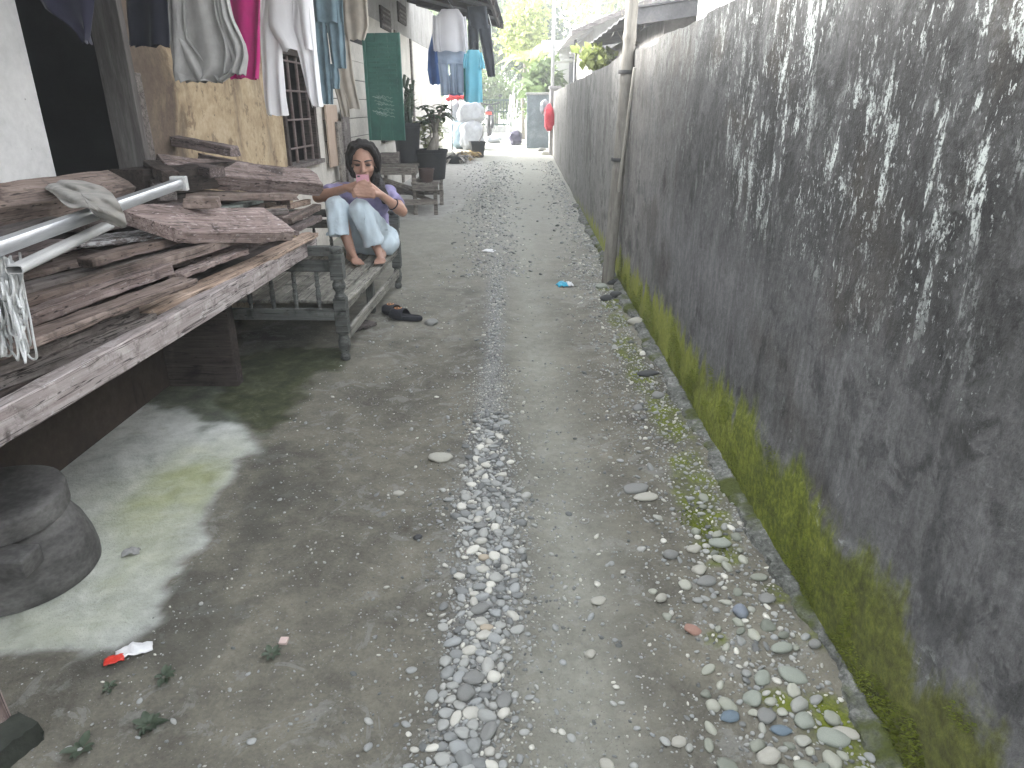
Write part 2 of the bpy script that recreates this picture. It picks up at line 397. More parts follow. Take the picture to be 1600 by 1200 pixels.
def strip_w(y): return np.interp(y, [k[0] for k in _sw], [k[1] for k in _sw])
def wall_x(y): return .812+.004*np.asarray(y, float)
def ground_h(X, Y):
    z = prof(Y)
    near = 1-sstep(14, 30, Y)
    z = z+(fbm(X*1.7, Y*1.1, 3, 3)-.5)*.035*near+(fbm(X*9, Y*9, 5, 3)-.5)*.012*near
    sx, sw = strip_x(Y), strip_w(Y)
    z = z+.012*np.exp(-((X-sx)/(sw*1.2))**2)*near
    tr = np.exp(-((X-(sx+.24))/.10)**2)
    z = z-.016*tr*near
    wx = wall_x(Y); z = z+.02*sstep(.42, .05, wx-X)*(X < wx)*near
    con = sstep(.03, -.03, inpoly_sd(X, Y, P_CONC)); z = z*(1-con)+(prof(Y)+.006)*con
    pad = sstep(.05, -.05, inpoly_sd(X, Y, P_PAD)); z = z*(1-pad)+(prof(Y)+.02)*pad
    return z
def gh(x, y): return float(ground_h(np.array([x], float), np.array([y], float))[0])
def build_ground():
    xs = np.concatenate([[-60,-30,-15,-6,-3.5,-2.6], np.arange(-2.1, .95, .018), [1.0,1.2,1.6,2.5,5,12,30,60]])
    ys = np.concatenate([[-30,-15,-6,-2,-.5,.3,.7], np.arange(.9, 3.2, .016), np.arange(3.2, 6, .03), np.arange(6, 12, .08), np.arange(12, 26, .35), [27,30,36,45,60,80,120]])
    X, Y = np.meshgrid(xs, ys); nx, ny = len(xs), len(ys)
    Z = ground_h(X, Y)
    co = np.stack([X, Y, Z], -1).reshape(-1, 3)
    i = np.arange(nx*ny).reshape(ny, nx); q = np.stack([i[:-1,:-1], i[:-1,1:], i[1:,1:], i[1:,:-1]], -1).reshape(-1, 4)
    me = bpy.data.meshes.new('ground'); me.vertices.add(len(co)); me.vertices.foreach_set('co', co.ravel())
    me.loops.add(q.size); me.loops.foreach_set('vertex_index', q.ravel().astype(np.int32))
    me.polygons.add(len(q)); me.polygons.foreach_set('loop_start', np.arange(0, q.size, 4, dtype=np.int32))
    me.polygons.foreach_set('loop_total', np.full(len(q), 4, np.int32)); me.update(calc_edges=True)
    me.polygons.foreach_set('use_smooth', [True]*len(q))
    # what the ground is made of, patch by patch
    n1 = (fbm(X*6, Y*6, 21, 5)-.5); n2 = (fbm(X*18, Y*18, 22, 4)-.5)
    con = sstep(.03, -.03, inpoly_sd(X, Y, P_CONC)+n1*.22+n2*.05)
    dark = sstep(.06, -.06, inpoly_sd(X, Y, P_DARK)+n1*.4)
    damp = sstep(.04, -.04, inpoly_sd(X, Y, P_DAMP)+n1*.40+n2*.1)
    pad = sstep(.05, -.05, inpoly_sd(X, Y, P_PAD)+n1*.2)
    def spot(px, py, rx, ry):
        c = G(px, py); return np.exp(-(((X-c.x)/rx)**2+((Y-c.y)/ry)**2))
    mossc = np.clip(spot(285,765,.17,.26)*1.25+spot(215,900,.20,.2)*.5+spot(60,990,.3,.12)*.45+spot(150,800,.2,.3)*.25+spot(330,700,.2,.12)*.25, 0, 1)*con
    mossc = np.clip(mossc*(.65+1.2*n1+.6*n2+.15), 0, 1)
    wx = wall_x(Y); sx = strip_x(Y)
    # moss verge along the wall
    ml = [tuple(G(*p).xy) for p in ((955,470),(985,560),(1030,640),(1065,700),(1080,760),(1095,820),(1130,890))]
    a = sorted((q[1], q[0]) for q in ml); mx = np.interp(Y, [k[0] for k in a], [k[1] for k in a], left=9, right=9)
    mv = np.exp(-((X-mx)/.075)**2)*sstep(1.45, 1.7, Y)
    mv = np.maximum(mv, .45*np.exp(-((X-(wx-.12))/.09)**2)*sstep(7, 4, Y))
    for (px, py, r) in ((1205,1100,.035),(1222,1108,.03),(1300,1120,.05),(1120,1005,.03),(945,455,.06),(1290,1010,.05),(1215,940,.06),(1340,1180,.06)): mv = np.maximum(mv, spot(px, py, r, r)*1.2)
    mv = sstep(.28, .62, mv*(.72+2.1*n1+1.1*n2)) * (X < wx+.02)
    mv = np.maximum(mv, dark*.0)
    tr = np.exp(-((X-(sx+.25))/.15)**2)+.45*sstep(5, 9, Y)*np.exp(-((X-(sx+.2))/.35)**2)
    tr = np.clip(tr*(.8+.8*n1), 0, 1)
    foot = sstep(.10, .07, (wx-X)+n1*.05)*(X < wx+.1)
    grav = np.exp(-((X-sx)/(strip_w(Y)*1.1))**2)
    c1 = np.stack([con, mossc, mv, tr], -1).reshape(-1, 4); c2 = np.stack([dark, damp, np.clip(pad+0*X, 0, 1), grav], -1).reshape(-1, 4)
    for nm, c in (('patch_a', c1), ('patch_b', c2)):
        at = me.color_attributes.new(nm, 'FLOAT_COLOR', 'POINT'); at.data.foreach_set('color', c.astype(np.float32).ravel())
    t = NT('lane_dirt'); p = t.coord()
    a1 = t.new('ShaderNodeAttribute'); a1.attribute_name = 'patch_a'; s1 = t.new('ShaderNodeSeparateColor'); t.lk(a1.outputs['Color'], s1.inputs[0])
    a2 = t.new('ShaderNodeAttribute'); a2.attribute_name = 'patch_b'; s2 = t.new('ShaderNodeSeparateColor'); t.lk(a2.outputs['Color'], s2.inputs[0])
    con_, mossc_, mv_, tr_ = s1.outputs[0], s1.outputs[1], s1.outputs[2], a1.outputs['Alpha']
    dark_, damp_, pad_, grav_ = s2.outputs[0], s2.outputs[1], s2.outputs[2], a2.outputs['Alpha']
    nA = t.noise(p, 2.3, 6, .62, .5); nB = t.noise(p, 11, 6, .68, .4); nC = t.noise(p, 90, 4, .7); nD = t.noise(p, 5.5, 5, .7, 1.2)
    mixn = t.math('ADD', t.math('MULTIPLY', nA, .45), t.math('ADD', t.math('MULTIPLY', nB, .33), t.math('MULTIPLY', nC, .22)))
    col = t.ramp(mixn, [(.34, (0.070,0.064,0.053)), (.47, (0.135,0.128,0.105)), (.58, (0.200,0.189,0.151)), (.70, (0.296,0.278,0.232))])
    # dry pale crust in wandering patches
    nE = t.noise(p, 13, 6, .72, .9); crust = t.math('MAXIMUM', t.math('MULTIPLY', t.step(nD, .555, .585), t.step(nB, .40, .52)), t.math('MULTIPLY', t.step(nE, .60, .64), .5)); col = t.mix(t.math('MULTIPLY', crust, .5), col, t.mix(nC, (0.180,0.181,0.166), (0.315,0.318,0.295)))
    col = t.mix(t.math('MULTIPLY', t.step(nE, .42, .36), .18), col, (0.048,0.045,0.039))
    col = t.mix(t.math('MULTIPLY', damp_, .5), col, t.mix(nB, (0.042,0.042,0.036), (0.102,0.099,0.087)))
    trc = t.ramp(t.noise(p, 30, 5, .7), [(.3, (0.234,0.234,0.198)), (.7, (0.366,0.366,0.313))])
    col = t.mix(t.math('MULTIPLY', tr_, .8), col, trc)
    col = t.mix(t.math('MULTIPLY', grav_, .55), col, t.ramp(nC, [(.35, (0.150,0.153,0.150)), (.65, (0.360,0.367,0.367))]))
    se = t.new('ShaderNodeSeparateXYZ'); t.lk(p, se.inputs[0]); dry = t.math('MULTIPLY', t.step(t.math('ADD', se.outputs[1], t.math('MULTIPLY', t.math('SUBTRACT', nA, .5), 2.0)), 2.8, 9.0), .8)  # paler far off: the lane end's brighter light put into the dirt colour
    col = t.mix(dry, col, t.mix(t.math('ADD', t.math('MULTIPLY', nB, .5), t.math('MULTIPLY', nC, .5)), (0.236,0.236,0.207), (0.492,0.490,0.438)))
    # grit: small light and dark grains
    v1 = t.vor(p, 95); vc = t.vor(p, 95, out='Color'); sc = t.new('ShaderNodeSeparateColor'); t.lk(vc, sc.inputs[0])
    g1 = t.math('MULTIPLY', t.step(v1, .30, .20), t.step(sc.outputs[0], .88, .92))
    col = t.mix(g1, col, t.mix(sc.outputs[1], (0.150,0.150,0.143), (0.480,0.480,0.458)))
    v2 = t.vor(p, 190); vd = t.vor(p, 190, out='Color'); sc2 = t.new('ShaderNodeSeparateColor'); t.lk(vd, sc2.inputs[0])
    g2 = t.math('MULTIPLY', t.step(v2, .34, .2), t.step(sc2.outputs[0], .78, .84)); col = t.mix(t.math('MULTIPLY', g2, .6), col, t.mix(sc2.outputs[1], (0.045,0.045,0.041), (0.360,0.360,0.342)))
    # concrete apron
    cc = t.ramp(t.math('ADD', t.math('MULTIPLY', nA, .5), t.math('MULTIPLY', nB, .5)), [(.32, (0.278,0.286,0.268)), (.5, (0.479,0.498,0.470)), (.68, (0.682,0.700,0.672))])
    cc = t.mix(t.math('MULTIPLY', t.step(nC, .55, .75), .25), cc, (.16,.16,.15))
    cc = t.mix(t.math('MULTIPLY', mossc_, .85), cc, t.ramp(nB, [(.3, (0.238,0.263,0.109)), (.7, (0.396,0.418,0.232))]))
    cc = t.mix(t.math('MULTIPLY', t.step(nD, .6, .7), .3), cc, (.24,.26,.17))
    col = t.mix(con_, col, cc)
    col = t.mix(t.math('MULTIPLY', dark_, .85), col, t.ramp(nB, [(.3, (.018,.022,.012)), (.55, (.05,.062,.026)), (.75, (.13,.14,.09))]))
    col = t.mix(pad_, col, t.ramp(nB, [(.3, (0.294,0.287,0.266)), (.7, (0.434,0.427,0.399))]))
    mc = t.ramp(t.math('ADD', t.math('MULTIPLY', nB, .5), t.math('MULTIPLY', nC, .5)), [(.34, (.036,.047,.008)), (.5, (.105,.13,.015)), (.66, (.20,.23,.035))])
    col = t.mix(t.math('MULTIPLY', mv_, t.math('ADD', .35, t.math('MULTIPLY', t.step(nB, .4, .6), .6))), col, mc)
    hgt = t.math('ADD', nC, t.math('ADD', t.math('MULTIPLY', nB, .8), t.math('MULTIPLY', t.math('ADD', g1, g2), .8)))
    rough = t.math('SUBTRACT', .95, t.math('MULTIPLY', con_, .2))
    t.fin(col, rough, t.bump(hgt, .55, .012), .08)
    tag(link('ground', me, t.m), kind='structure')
build_ground()
# ------------------------------------------------------------------ boundary wall
def wall_mat():
    t = NT('weathered_wall'); p = t.coord((1, 1, 1)); ps = t.coord((1, 1, .16)); pl = t.coord((1, 1, .30))
    se = t.new('ShaderNodeSeparateXYZ'); t.lk(p, se.inputs[0]); y, z = se.outputs[1], se.outputs[2]
    big = t.noise(p, 1.1, 5, .6, .6); st = t.noise(ps, 5.5, 6, .68, .5); st2 = t.noise(ps, 24, 5, .7, .2); fn = t.noise(p, 48, 5, .75); md = t.noise(p, 9, 6, .7, .6)
    f = t.math('ADD', t.math('MULTIPLY', st, .34), t.math('ADD', t.math('MULTIPLY', big, .22), t.math('ADD', t.math('MULTIPLY', st2, .18), t.math('MULTIPLY', fn, .26))))
    col = t.ramp(f, [(.34, (0.014,0.014,0.014)), (.46, (0.038,0.038,0.037)), (.55, (0.063,0.063,0.062)), (.66, (0.115,0.114,0.113))])
    # smoother, paler cement low on the wall
    zz = t.math('ADD', z, t.math('MULTIPLY', t.math('SUBTRACT', md, .5), .35))
    low = t.math('MULTIPLY', t.step(t.math('ADD', zz, t.math('MULTIPLY', t.math('SUBTRACT', big, .5), .9)), 1.02, .62), .75)
    col = t.mix(low, col, t.ramp(t.math('ADD', t.math('MULTIPLY', st2, .5), t.math('MULTIPLY', fn, .5)), [(.34, (0.090,0.090,0.091)), (.5, (0.153,0.153,0.155)), (.66, (0.243,0.243,0.245))]))
    # far stretch: warmer and paler
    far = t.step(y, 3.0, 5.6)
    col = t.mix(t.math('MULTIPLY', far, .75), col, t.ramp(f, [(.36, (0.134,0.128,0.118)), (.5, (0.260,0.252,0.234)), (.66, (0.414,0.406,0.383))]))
    brown = t.math('MULTIPLY', t.step(t.noise(p, 1.9, 4, .6), .53, .66), .5); col = t.mix(brown, col, t.mix(fn, (0.026,0.022,0.017), (0.077,0.067,0.054)))
    # black algae blotches
    blk = t.math('MAXIMUM', t.math('MULTIPLY', t.step(md, .50, .60), t.step(big, .45, .58)), t.math('MULTIPLY', t.step(t.noise(t.coord((1,1,.35)), 3.2, 7, .75, .8), .55, .62), t.step(y, 4.5, 2.5))); col = t.mix(t.math('MULTIPLY', blk, .45), col, (0.014,0.015,0.015))
    col = t.mix(t.math('MULTIPLY', t.step(t.noise(p, 7, 7, .75, .5), .50, .60), .55), col, t.mix(fn, (0.045,0.046,0.045), (0.154,0.157,0.155)))
    # pale lichen and lime runs, mostly high up
    zone = t.step(t.noise(p, 1.9, 4, .6, .3), .38, .52); hi = t.step(zz, .72, 1.15)
    nearf = t.math('SUBTRACT', 1.0, t.math('MULTIPLY', t.step(y, 2.3, 3.6), .85))
    run = t.math('MAXIMUM', t.step(t.noise(pl, 16, 6, .75, .2), .54, .61), t.math('MULTIPLY', t.step(t.noise(t.coord((1,1,.6)), 11, 7, .8, .3), .56, .62), .85))
    grain = t.step(t.noise(p, 95, 4, .75), .40, .52)
    li = t.math('MULTIPLY', t.math('MULTIPLY', run, grain), t.math('MULTIPLY', t.math('MULTIPLY', zone, hi), nearf))
    dots = t.math('MULTIPLY', t.math('MULTIPLY', t.step(t.noise(t.coord((1,1,.55)), 75, 5, .7, .4), .60, .64), t.step(t.noise(p, 4.0, 4, .7), .42, .56)), t.math('MULTIPLY', t.math('ADD', t.math('MULTIPLY', zone, .75), .2), t.math('MULTIPLY', nearf, t.step(zz, .62, 1.0))))
    lowp = t.math('MULTIPLY', t.math('MULTIPLY', t.step(md, .575, .63), t.step(t.noise(p, 1.6, 3), .54, .62)), t.math('MULTIPLY', t.step(y, 2.2, 1.4), .7))
    lic = t.math('MAXIMUM', li, t.math('MAXIMUM', dots, t.math('MULTIPLY', lowp, grain)))
    col = t.mix(t.math('MULTIPLY', lic, .92), col, t.mix(md, (0.410,0.448,0.429), (0.605,0.643,0.615)))
    # moss climbing from the foot
    mn = t.math('ADD', t.math('MULTIPLY', t.math('SUBTRACT', st, .5), .5), t.math('MULTIPLY', t.math('SUBTRACT', md, .5), .28))
    mz = t.math('ADD', z, mn)
    mtop = t.math('SUBTRACT', .30, t.math('MULTIPLY', t.step(y, 2.0, 9.0), .13))
    mh = t.math('SUBTRACT', mz, mtop)
    mm = t.math('MULTIPLY', t.step(mh, .045, -.06), t.math('SUBTRACT', 1.0, t.math('MULTIPLY', t.step(y, 7.0, 10.5), .85)))
    mcol = t.ramp(t.math('ADD', t.math('MULTIPLY', fn, .55), t.math('MULTIPLY', md, .45)), [(.34, (0.039,0.049,0.009)), (.46, (0.098,0.122,0.014)), (.56, (0.186,0.220,0.025)), (.68, (0.321,0.351,0.053))])
    mcol = t.mix(t.math('MULTIPLY', t.step(y, 1.6, 4.5), .75), mcol, t.mix(fn, (0.198,0.234,0.023), (0.414,0.432,0.082)))
    mcol = t.mix(t.math('MULTIPLY', t.step(y, 1.7, 1.0), .5), mcol, t.mix(st2, (.05,.042,.024), (.10,.09,.05)))
    col = t.mix(t.math('MULTIPLY', mm, .93), col, mcol)
    h = t.math('ADD', fn, t.math('ADD', t.math('MULTIPLY', md, .8), t.math('ADD', t.math('MULTIPLY', lic, .35), t.math('MULTIPLY', mm, .3))))
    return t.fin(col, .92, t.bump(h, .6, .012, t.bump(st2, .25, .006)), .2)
WALL = empty('boundary_wall', (.81, 5, 0), 'long dark cement wall with white lichen runs above and green moss along its foot', 'wall')
def pl_top(Y): return prof(Y)+.32+(fbm(Y*2.5, 0*Y, 31, 4)-.5)*.10+(fbm(Y*25, 0*Y, 33, 3)-.5)*.025-.30*sstep(2.0, 3.2, Y)
def grid_wall(name, y0, y1, z0f, z1f, x_off, thick, mat, parent, dy=.03, dz=.03, seed=1, amp=.004):
    ys = np.concatenate([np.arange(y0, min(y1, 6), dy), np.arange(max(y0, 6), y1, .12), [y1]]) if y0 < 6 else np.arange(y0, y1+.01, .12)
    nz = 70; mb_v = []; fs = []
    Y, T = np.meshgrid(ys, np.linspace(0, 1, nz), indexing='ij')
    Z = z0f(Y)+(z1f(Y)-z0f(Y))*T
    X = wall_x(Y)+x_off+(fbm(Y*2, Z*2, seed, 3)-.5)*.012+(fbm(Y*14, Z*14, seed+3, 3)-.5)*amp*2
    if name == 'wall_face' and x_off == 0: X = X-.010*sstep(.02, -.02, Z-pl_top(Y))*sstep(3.4, 2.4, Y)
    front = np.stack([X, Y, Z], -1).reshape(-1, 3); back = np.stack([wall_x(Y)+thick+0*X, Y, Z], -1).reshape(-1, 3)
    n = len(front); m = len(ys)
    idx = np.arange(n).reshape(m, nz)
    q = np.stack([idx[:-1,:-1], idx[:-1,1:], idx[1:,1:], idx[1:,:-1]], -1).reshape(-1, 4)
    top = [(idx[i,-1], n+idx[i,-1], n+idx[i+1,-1], idx[i+1,-1]) for i in range(m-1)]
    e0 = [(idx[0,k], n+idx[0,k], n+idx[0,k+1], idx[0,k+1]) for k in range(nz-1)]; e1 = [(idx[-1,k], idx[-1,k+1], n+idx[-1,k+1], n+idx[-1,k]) for k in range(nz-1)]
    mb = MB(); mb.add([V(p) for p in np.vstack([front, back])], q.tolist()+(q[:, ::-1]+n).tolist()+top+e0+e1)
    return mb.build(name, mat, parent, smooth=True)
WM = wall_mat()
top_z = lambda Y: 1.655-.008*np.maximum(0, Y-4)+(fbm(Y*3, Y*0, 9, 3)-.5)*.03-.02*(np.abs(Y-4.6) < .25)+.012*((Y > 2.6) & (Y < 3.3))
# the panel is built round the object origin of its parent at z = 0, so the material reads heights directly
WALL.location = (0, 0, 0)
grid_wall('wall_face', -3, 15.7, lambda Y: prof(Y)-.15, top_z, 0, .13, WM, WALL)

# rough cement footing along the ground
def footing():
    ys = np.arange(-1, 9, .02); prf = []
    fs = []; vs = []
    for i, y in enumerate(ys):
        wv = .06+.08*(float(fbm(np.array([y*3.]), np.array([2.]), 41, 4)[0])-.5)*2*.6
        g = gz(y)+.02; wx = float(wall_x(y)); h = .012+.012*random.random()
        for (dx, dz) in ((-wv-.02*random.random(), -.03), (-wv+.014*random.random(), h*random.uniform(.5, 1.1)), (-wv*.5, h+.009*random.random()), (-.008, h+.008)): vs.append(V((wx+dx, y, g+dz)))
    for i in range(len(ys)-1):
        for k in range(3): fs.append((i*4+k, i*4+4+k, i*4+5+k, i*4+1+k))
    mb = MB(); mb.add(vs, fs)
    t = NT('footing_cement'); p = t.coord(); n = t.noise(p, 14, 6, .7); f = t.noise(p, 80, 4, .7); n3 = t.noise(p, 5, 4)
    c = t.ramp(t.math('ADD', t.math('MULTIPLY', n, .5), t.math('MULTIPLY', f, .5)), [(.36, (0.045,0.048,0.041)), (.5, (0.128,0.132,0.120)), (.64, (0.300,0.304,0.288))])
    c = t.mix(t.step(n3, .5, .62), c, t.mix(f, (.03,.04,.012), (.10,.115,.03)))
    mb.build('footing', t.fin(c, .95, t.bump(f, .7, .012), .2), WALL, smooth=True)
footing()
# pier that closes the lane's far right, with the wall turning across it
PIER = empty('cross_wall', tuple(G(840,232)), 'short dark grey wall facing the camera at the far end of the lane', 'wall')
b = MB(); a0 = AY(823,232,17.7); a1 = AY(864,232,17.7); b.box((a0.x, 17.7, gz(17.7)-.1), (a1.x+.1, 17.9, AY(840,148,17.7).z))
PIER_M = mk('far_wall', [(.06,.075,.085), (.13,.155,.17), (.30,.33,.34)], 2.2, (1,1,1), .9, .3)
b.build('wall_face', PIER_M, PIER)
b = MB(); b.box((a0.x-.03, 17.66, AY(840,148,17.7).z), (a1.x+.12, 17.94, AY(840,148,17.7).z+.05)); b.build('coping', MT['conc'], PIER, bevel=.01)
b = MB(); b.box((.80, 15.72, gz(15.7)-.1), (1.02, 15.95, 1.62)); b.box((.78, 15.70, 1.62), (1.04, 15.97, 1.68)); b.build('end_pier', mk('end_pier', [(.16,.155,.15), (.34,.33,.32)], 4, bump=.4), WALL, bevel=.01)
# ------------------------------------------------------------------ pebbles
def pebble_shape(seed, sub=2):
    bm = bmesh.new(); bmesh.ops.create_icosphere(bm, subdivisions=sub, radius=1.0)
    rr = random.Random(seed); off = V((rr.uniform(0, 50), rr.uniform(0, 50), 0)); sx, sy, szz = rr.uniform(.85, 1.15), rr.uniform(.62, .85), rr.uniform(.40, .62)
    for v in bm.verts:
        p = v.co.copy(); k = 1+(.22+.16*(seed % 3 == 0))*mnoise.noise(p*.9+off)+(.07+.07*(seed % 2))*mnoise.noise(p*2.3+off)
        v.co = V((p.x*sx*k, p.y*sy*k, p.z*szz*k))
    vs = np.array([v.co[:] for v in bm.verts]); bm.verts.index_update(); fs = np.array([[v.index for v in f.verts] for f in bm.faces]); bm.free()
    return vs, fs
def stone_mat(name, stops, attr=False):
    t = NT(name); p = t.coord((1,1,1), True); n = t.noise(p, 30, 5, .65); m = t.noise(p, 140, 3, .7)
    if attr:
        a = t.new('ShaderNodeAttribute'); a.attribute_name = 'tone'; s = t.new('ShaderNodeSeparateColor'); t.lk(a.outputs['Color'], s.inputs[0]); rv = s.outputs[0]
    else: rv = t.new('ShaderNodeObjectInfo').outputs['Random']
    c = t.ramp(rv, stops)
    k = t.math('ADD', .62, t.math('ADD', t.math('MULTIPLY', n, .5), t.math('MULTIPLY', m, .28)))
    c = t.mix(1.0, c, t.mix(1.0, (1,1,1), k, 'MULTIPLY'), 'MULTIPLY')
    # soil clinging to the lower part of each stone
    return t.fin(c, .8, t.bump(m, .25, .002, t.bump(n, .2, .004)), .3)
STOPS = [(0, (0.111,0.116,0.112)), (.14, (0.212,0.219,0.212)), (.32, (0.289,0.298,0.285)), (.52, (0.367,0.369,0.341)), (.70, (0.311,0.324,0.320)), (.86, (0.445,0.434,0.386)), (1, (0.621,0.608,0.539))]
M_ST = stone_mat("river_stone", STOPS); M_STV = stone_mat('verge_stone', [(0, (0.176,0.189,0.156)), (.4, (0.296,0.307,0.254)), (.75, (0.398,0.399,0.336)), (1, (0.250,0.257,0.251))]); M_GR = stone_mat("gravel_stone", STOPS, True)
PEB = []
for k in range(10):
    vs, fs = pebble_shape(100+k, 3); me = bpy.data.meshes.new('pebble'); me.from_pydata(vs.tolist(), [], fs.tolist()); me.polygons.foreach_set('use_smooth', [True]*len(fs)); PEB.append(me)
class Pack:
    def __init__(s, cell=.05): s.c = cell; s.g = {}
    def ok(s, x, y, r, k=.8):
        i, j = int(x//s.c), int(y//s.c); n = int(2*.045//s.c)+1
        for a in range(i-n, i+n+1):
            for b_ in range(j-n, j+n+1):
                for (u, v_, q) in s.g.get((a, b_), ()):
                    if (u-x)**2+(v_-y)**2 < (k*(r+q))**2: return False
        return True
    def put(s, x, y, r): s.g.setdefault((int(x//s.c), int(y//s.c)), []).append((x, y, r))
pk = Pack()
rnd = random.Random(5)
def stone(x, y, r, mat, label, cat='pebble', group=None, name='pebble', rz=None, flat=1.0, tilt=.25, sink=.36, mesh=None):
    me = mesh or rnd.choice(PEB)
    o = bpy.data.objects.new(name, me); COL.objects.link(o)
    if not me.materials: me.materials.append(M_ST)
    o.material_slots[0].link = 'OBJECT'; o.material_slots[0].material = mat
    z = gh(x, y); o.scale = (r, r, r*flat); o.location = (x, y, z+r*flat*(.5-sink)); o.rotation_euler = (rnd.uniform(-tilt, tilt), rnd.uniform(-tilt, tilt), rz if rz is not None else rnd.uniform(0, 6.3))
    pk.put(x, y, r); return tag(o, label, cat, group)
def stone_px(px, py, wpx, mat, label, flat=1.0, rz=0.0, k=0, name='stone', cat='stone', group=None, tilt=.1):
    g = G(px, py); zc = g.y*CT+(H-g.z)*ST; r = wpx/2*zc/F
    return stone(g.x, g.y, r, mat, label, cat, group, name, rz, flat, tilt, .3, PEB[k % 10])
one = lambda n, a, b_: mk(n, [a, b_], 20, bump=.25, bdist=.003, fine=120)
S_PALE = one('stone_pale', (0.319,0.312,0.271), (0.434,0.421,0.365)); S_GREY = one('stone_grey', (0.174,0.179,0.169), (0.260,0.259,0.244)); S_BLUE = one('stone_blue', (0.108,0.148,0.180), (0.174,0.217,0.250))
S_RED = one('stone_red', (0.266,0.147,0.112), (0.378,0.245,0.196)); S_GREEN = one('stone_green', (0.217,0.238,0.203), (0.329,0.350,0.301)); S_DARK = one('stone_dark', (0.042,0.045,0.046), (0.091,0.092,0.091)); S_TAN = one('stone_tan', (0.364,0.308,0.231), (0.462,0.406,0.322)); S_BROKEN = one('stone_bluegrey', (0.161,0.182,0.217), (0.252,0.280,0.315))
stone_px(688,716,31,S_PALE,'oval pale stone lying alone left of the pebble strip',.9,.2,1)
stone_px(673,505,24,S_GREY,'rounded grey stone just right of the sandals',1.0,.1,2)
stone_px(995,510,26,S_PALE,'big rounded pale stone on the verge before the wall, beyond the moss',1.1,.0,3)
stone_px(1012,590,32,S_DARK,'flat dark stone in the moss verge beside the wall',.6,.1,4)
stone_px(1027,626,20,S_GREY,'small round grey stone next to the moss verge',1,.3,5)
stone_px(996,646,20,S_GREY,'grey stone at the left of the moss verge, nearer than its round neighbour',.9,.5,6)
stone_px(992,768,36,S_GREY,'long flat grey stone half sunk in the lane, left of the moss',.6,.1,7)
stone_px(1010,782,32,S_PALE,'flat pale stone touching the long half sunk one',.6,.15,8)
stone_px(1124,857,34,S_GREEN,'smooth greenish stone at the near end of the mossy verge',.8,-.1,9)
stone_px(1048,871,26,S_GREY,'leaning blue grey stone left of a round pebble near the wall',1,.5,0,tilt=.3)
stone_px(1083,863,20,S_PALE,'round pale pebble beside the leaning blue grey stone',1.1,.3,1)
stone_px(1091,895,26,S_PALE,'plump pale stone in the pebble cluster by the verge',.9,.0,2)
stone_px(1104,914,28,S_GREY,'wide grey stone under the plump pale one by the verge',.8,.1,3)
stone_px(1033,936,24,S_PALE,'angular whitish stone standing alone on the lane right of the tracks',1.1,.8,4,tilt=.35)
stone_px(1196,946,25,S_GREY,'smooth oval grey stone lying near the cement footing',.9,.0,5)
stone_px(1156,968,30,S_BROKEN,'broken blue grey stone with a sharp top',1.2,1.0,6,tilt=.45)
stone_px(1082,990,27,S_RED,'reddish broken stone on the right of the lane',.8,-.4,7,tilt=.3)
stone_px(1220,1027,30,S_GREEN,'large greenish stone in the near cobble patch, topmost',.9,.3,8)
stone_px(1270,1024,24,S_GREY,'grey stone leaning by the footing beside the near cobbles',1.1,.6,9,tilt=.3)
stone_px(1235,1070,40,S_GREEN,'long pale green stone in the near cobble patch',.7,-.35,0)
stone_px(1188,1072,28,S_GREEN,'egg shaped greenish stone between other cobbles',1,.9,1)
stone_px(1173,1101,34,S_GREEN,'biggest round greenish cobble in the near patch',.9,.2,2)
stone_px(1140,1126,28,S_BLUE,'smooth blue stone, left one of two in the near cobbles',.8,.1,3)
stone_px(1219,1151,30,S_BLUE,'smooth blue stone, right one of two in the near cobbles',.75,-.1,4)
stone_px(1195,1128,30,S_GREY,'darker grey cobble between the two blue stones',.95,.4,5)
stone_px(1254,1140,36,S_GREEN,'rounded pale cobble right of a blue stone',.9,.2,6)
stone_px(1297,1166,44,S_GREEN,'elongated pale cobble by the footing at the bottom of the photo',.7,-.4,7)
stone_px(1320,1160,32,S_PALE,'narrow pale cobble closest to the footing, above the elongated one',.7,-.4,8)
stone_px(1200,1192,38,S_PALE,'white block shaped stone at the bottom edge of the photo',1.1,.2,9,tilt=.3)
stone_px(948,1188,24,S_PALE,'lone pale stone in the wheel track at the bottom of the photo',.9,-.5,0)
stone_px(935,934,22,S_PALE,'oval pale stone half sunk in the wheel track',.8,.5,1)
stone_px(922,1014,21,S_PALE,'angular pale stone in the wheel track, nearer than the oval one',.9,.2,2)
stone_px(1061,1160,24,S_PALE,'pale triangular stone between wheel track and cobbles',.9,.3,3)
stone_px(750,956,31,S_GREY,'large smooth grey stone in the middle of the pebble strip',.9,.3,4)
stone_px(740,1065,32,S_GREY,'round grey stone above two bigger ones in the pebble strip',.9,.0,5)
stone_px(728,1090,36,S_GREY,'brownish grey oblong stone in the near pebble strip',1,.9,6)
stone_px(787,1096,32,S_GREY,'pointed blue grey stone on the right edge of the near pebble strip',.8,1.2,7)
stone_px(764,1146,32,S_GREY,'large oblong blue grey stone at the near end of the pebble strip',.9,1.1,8)
stone_px(751,827,20,S_GREY,'round pale grey stone in the upper wide part of the pebble strip',1,.1,9)
stone_px(756,876,17,S_TAN,'small tan pebble among the grey ones of the strip',1,.2,0)
stone_px(760,985,18,S_TAN,'pale yellowish pebble among grey ones, below the large smooth stone',1,.2,1)
stone_px(652,838,16,S_DARK,'small dark stone left of the wide part of the pebble strip',1,.2,2)
stone_px(958,447,20,S_DARK,'small dark stone against the foot of the bamboo pole',1.2,.3,3)
stone_px(947,470,22,S_DARK,'dark rounded stone in front of the bamboo pole foot',1,.6,4)
stone_px(962,467,20,S_DARK,'dark stone wedged between wall and front stone under the bamboo pole',1.3,.2,5)
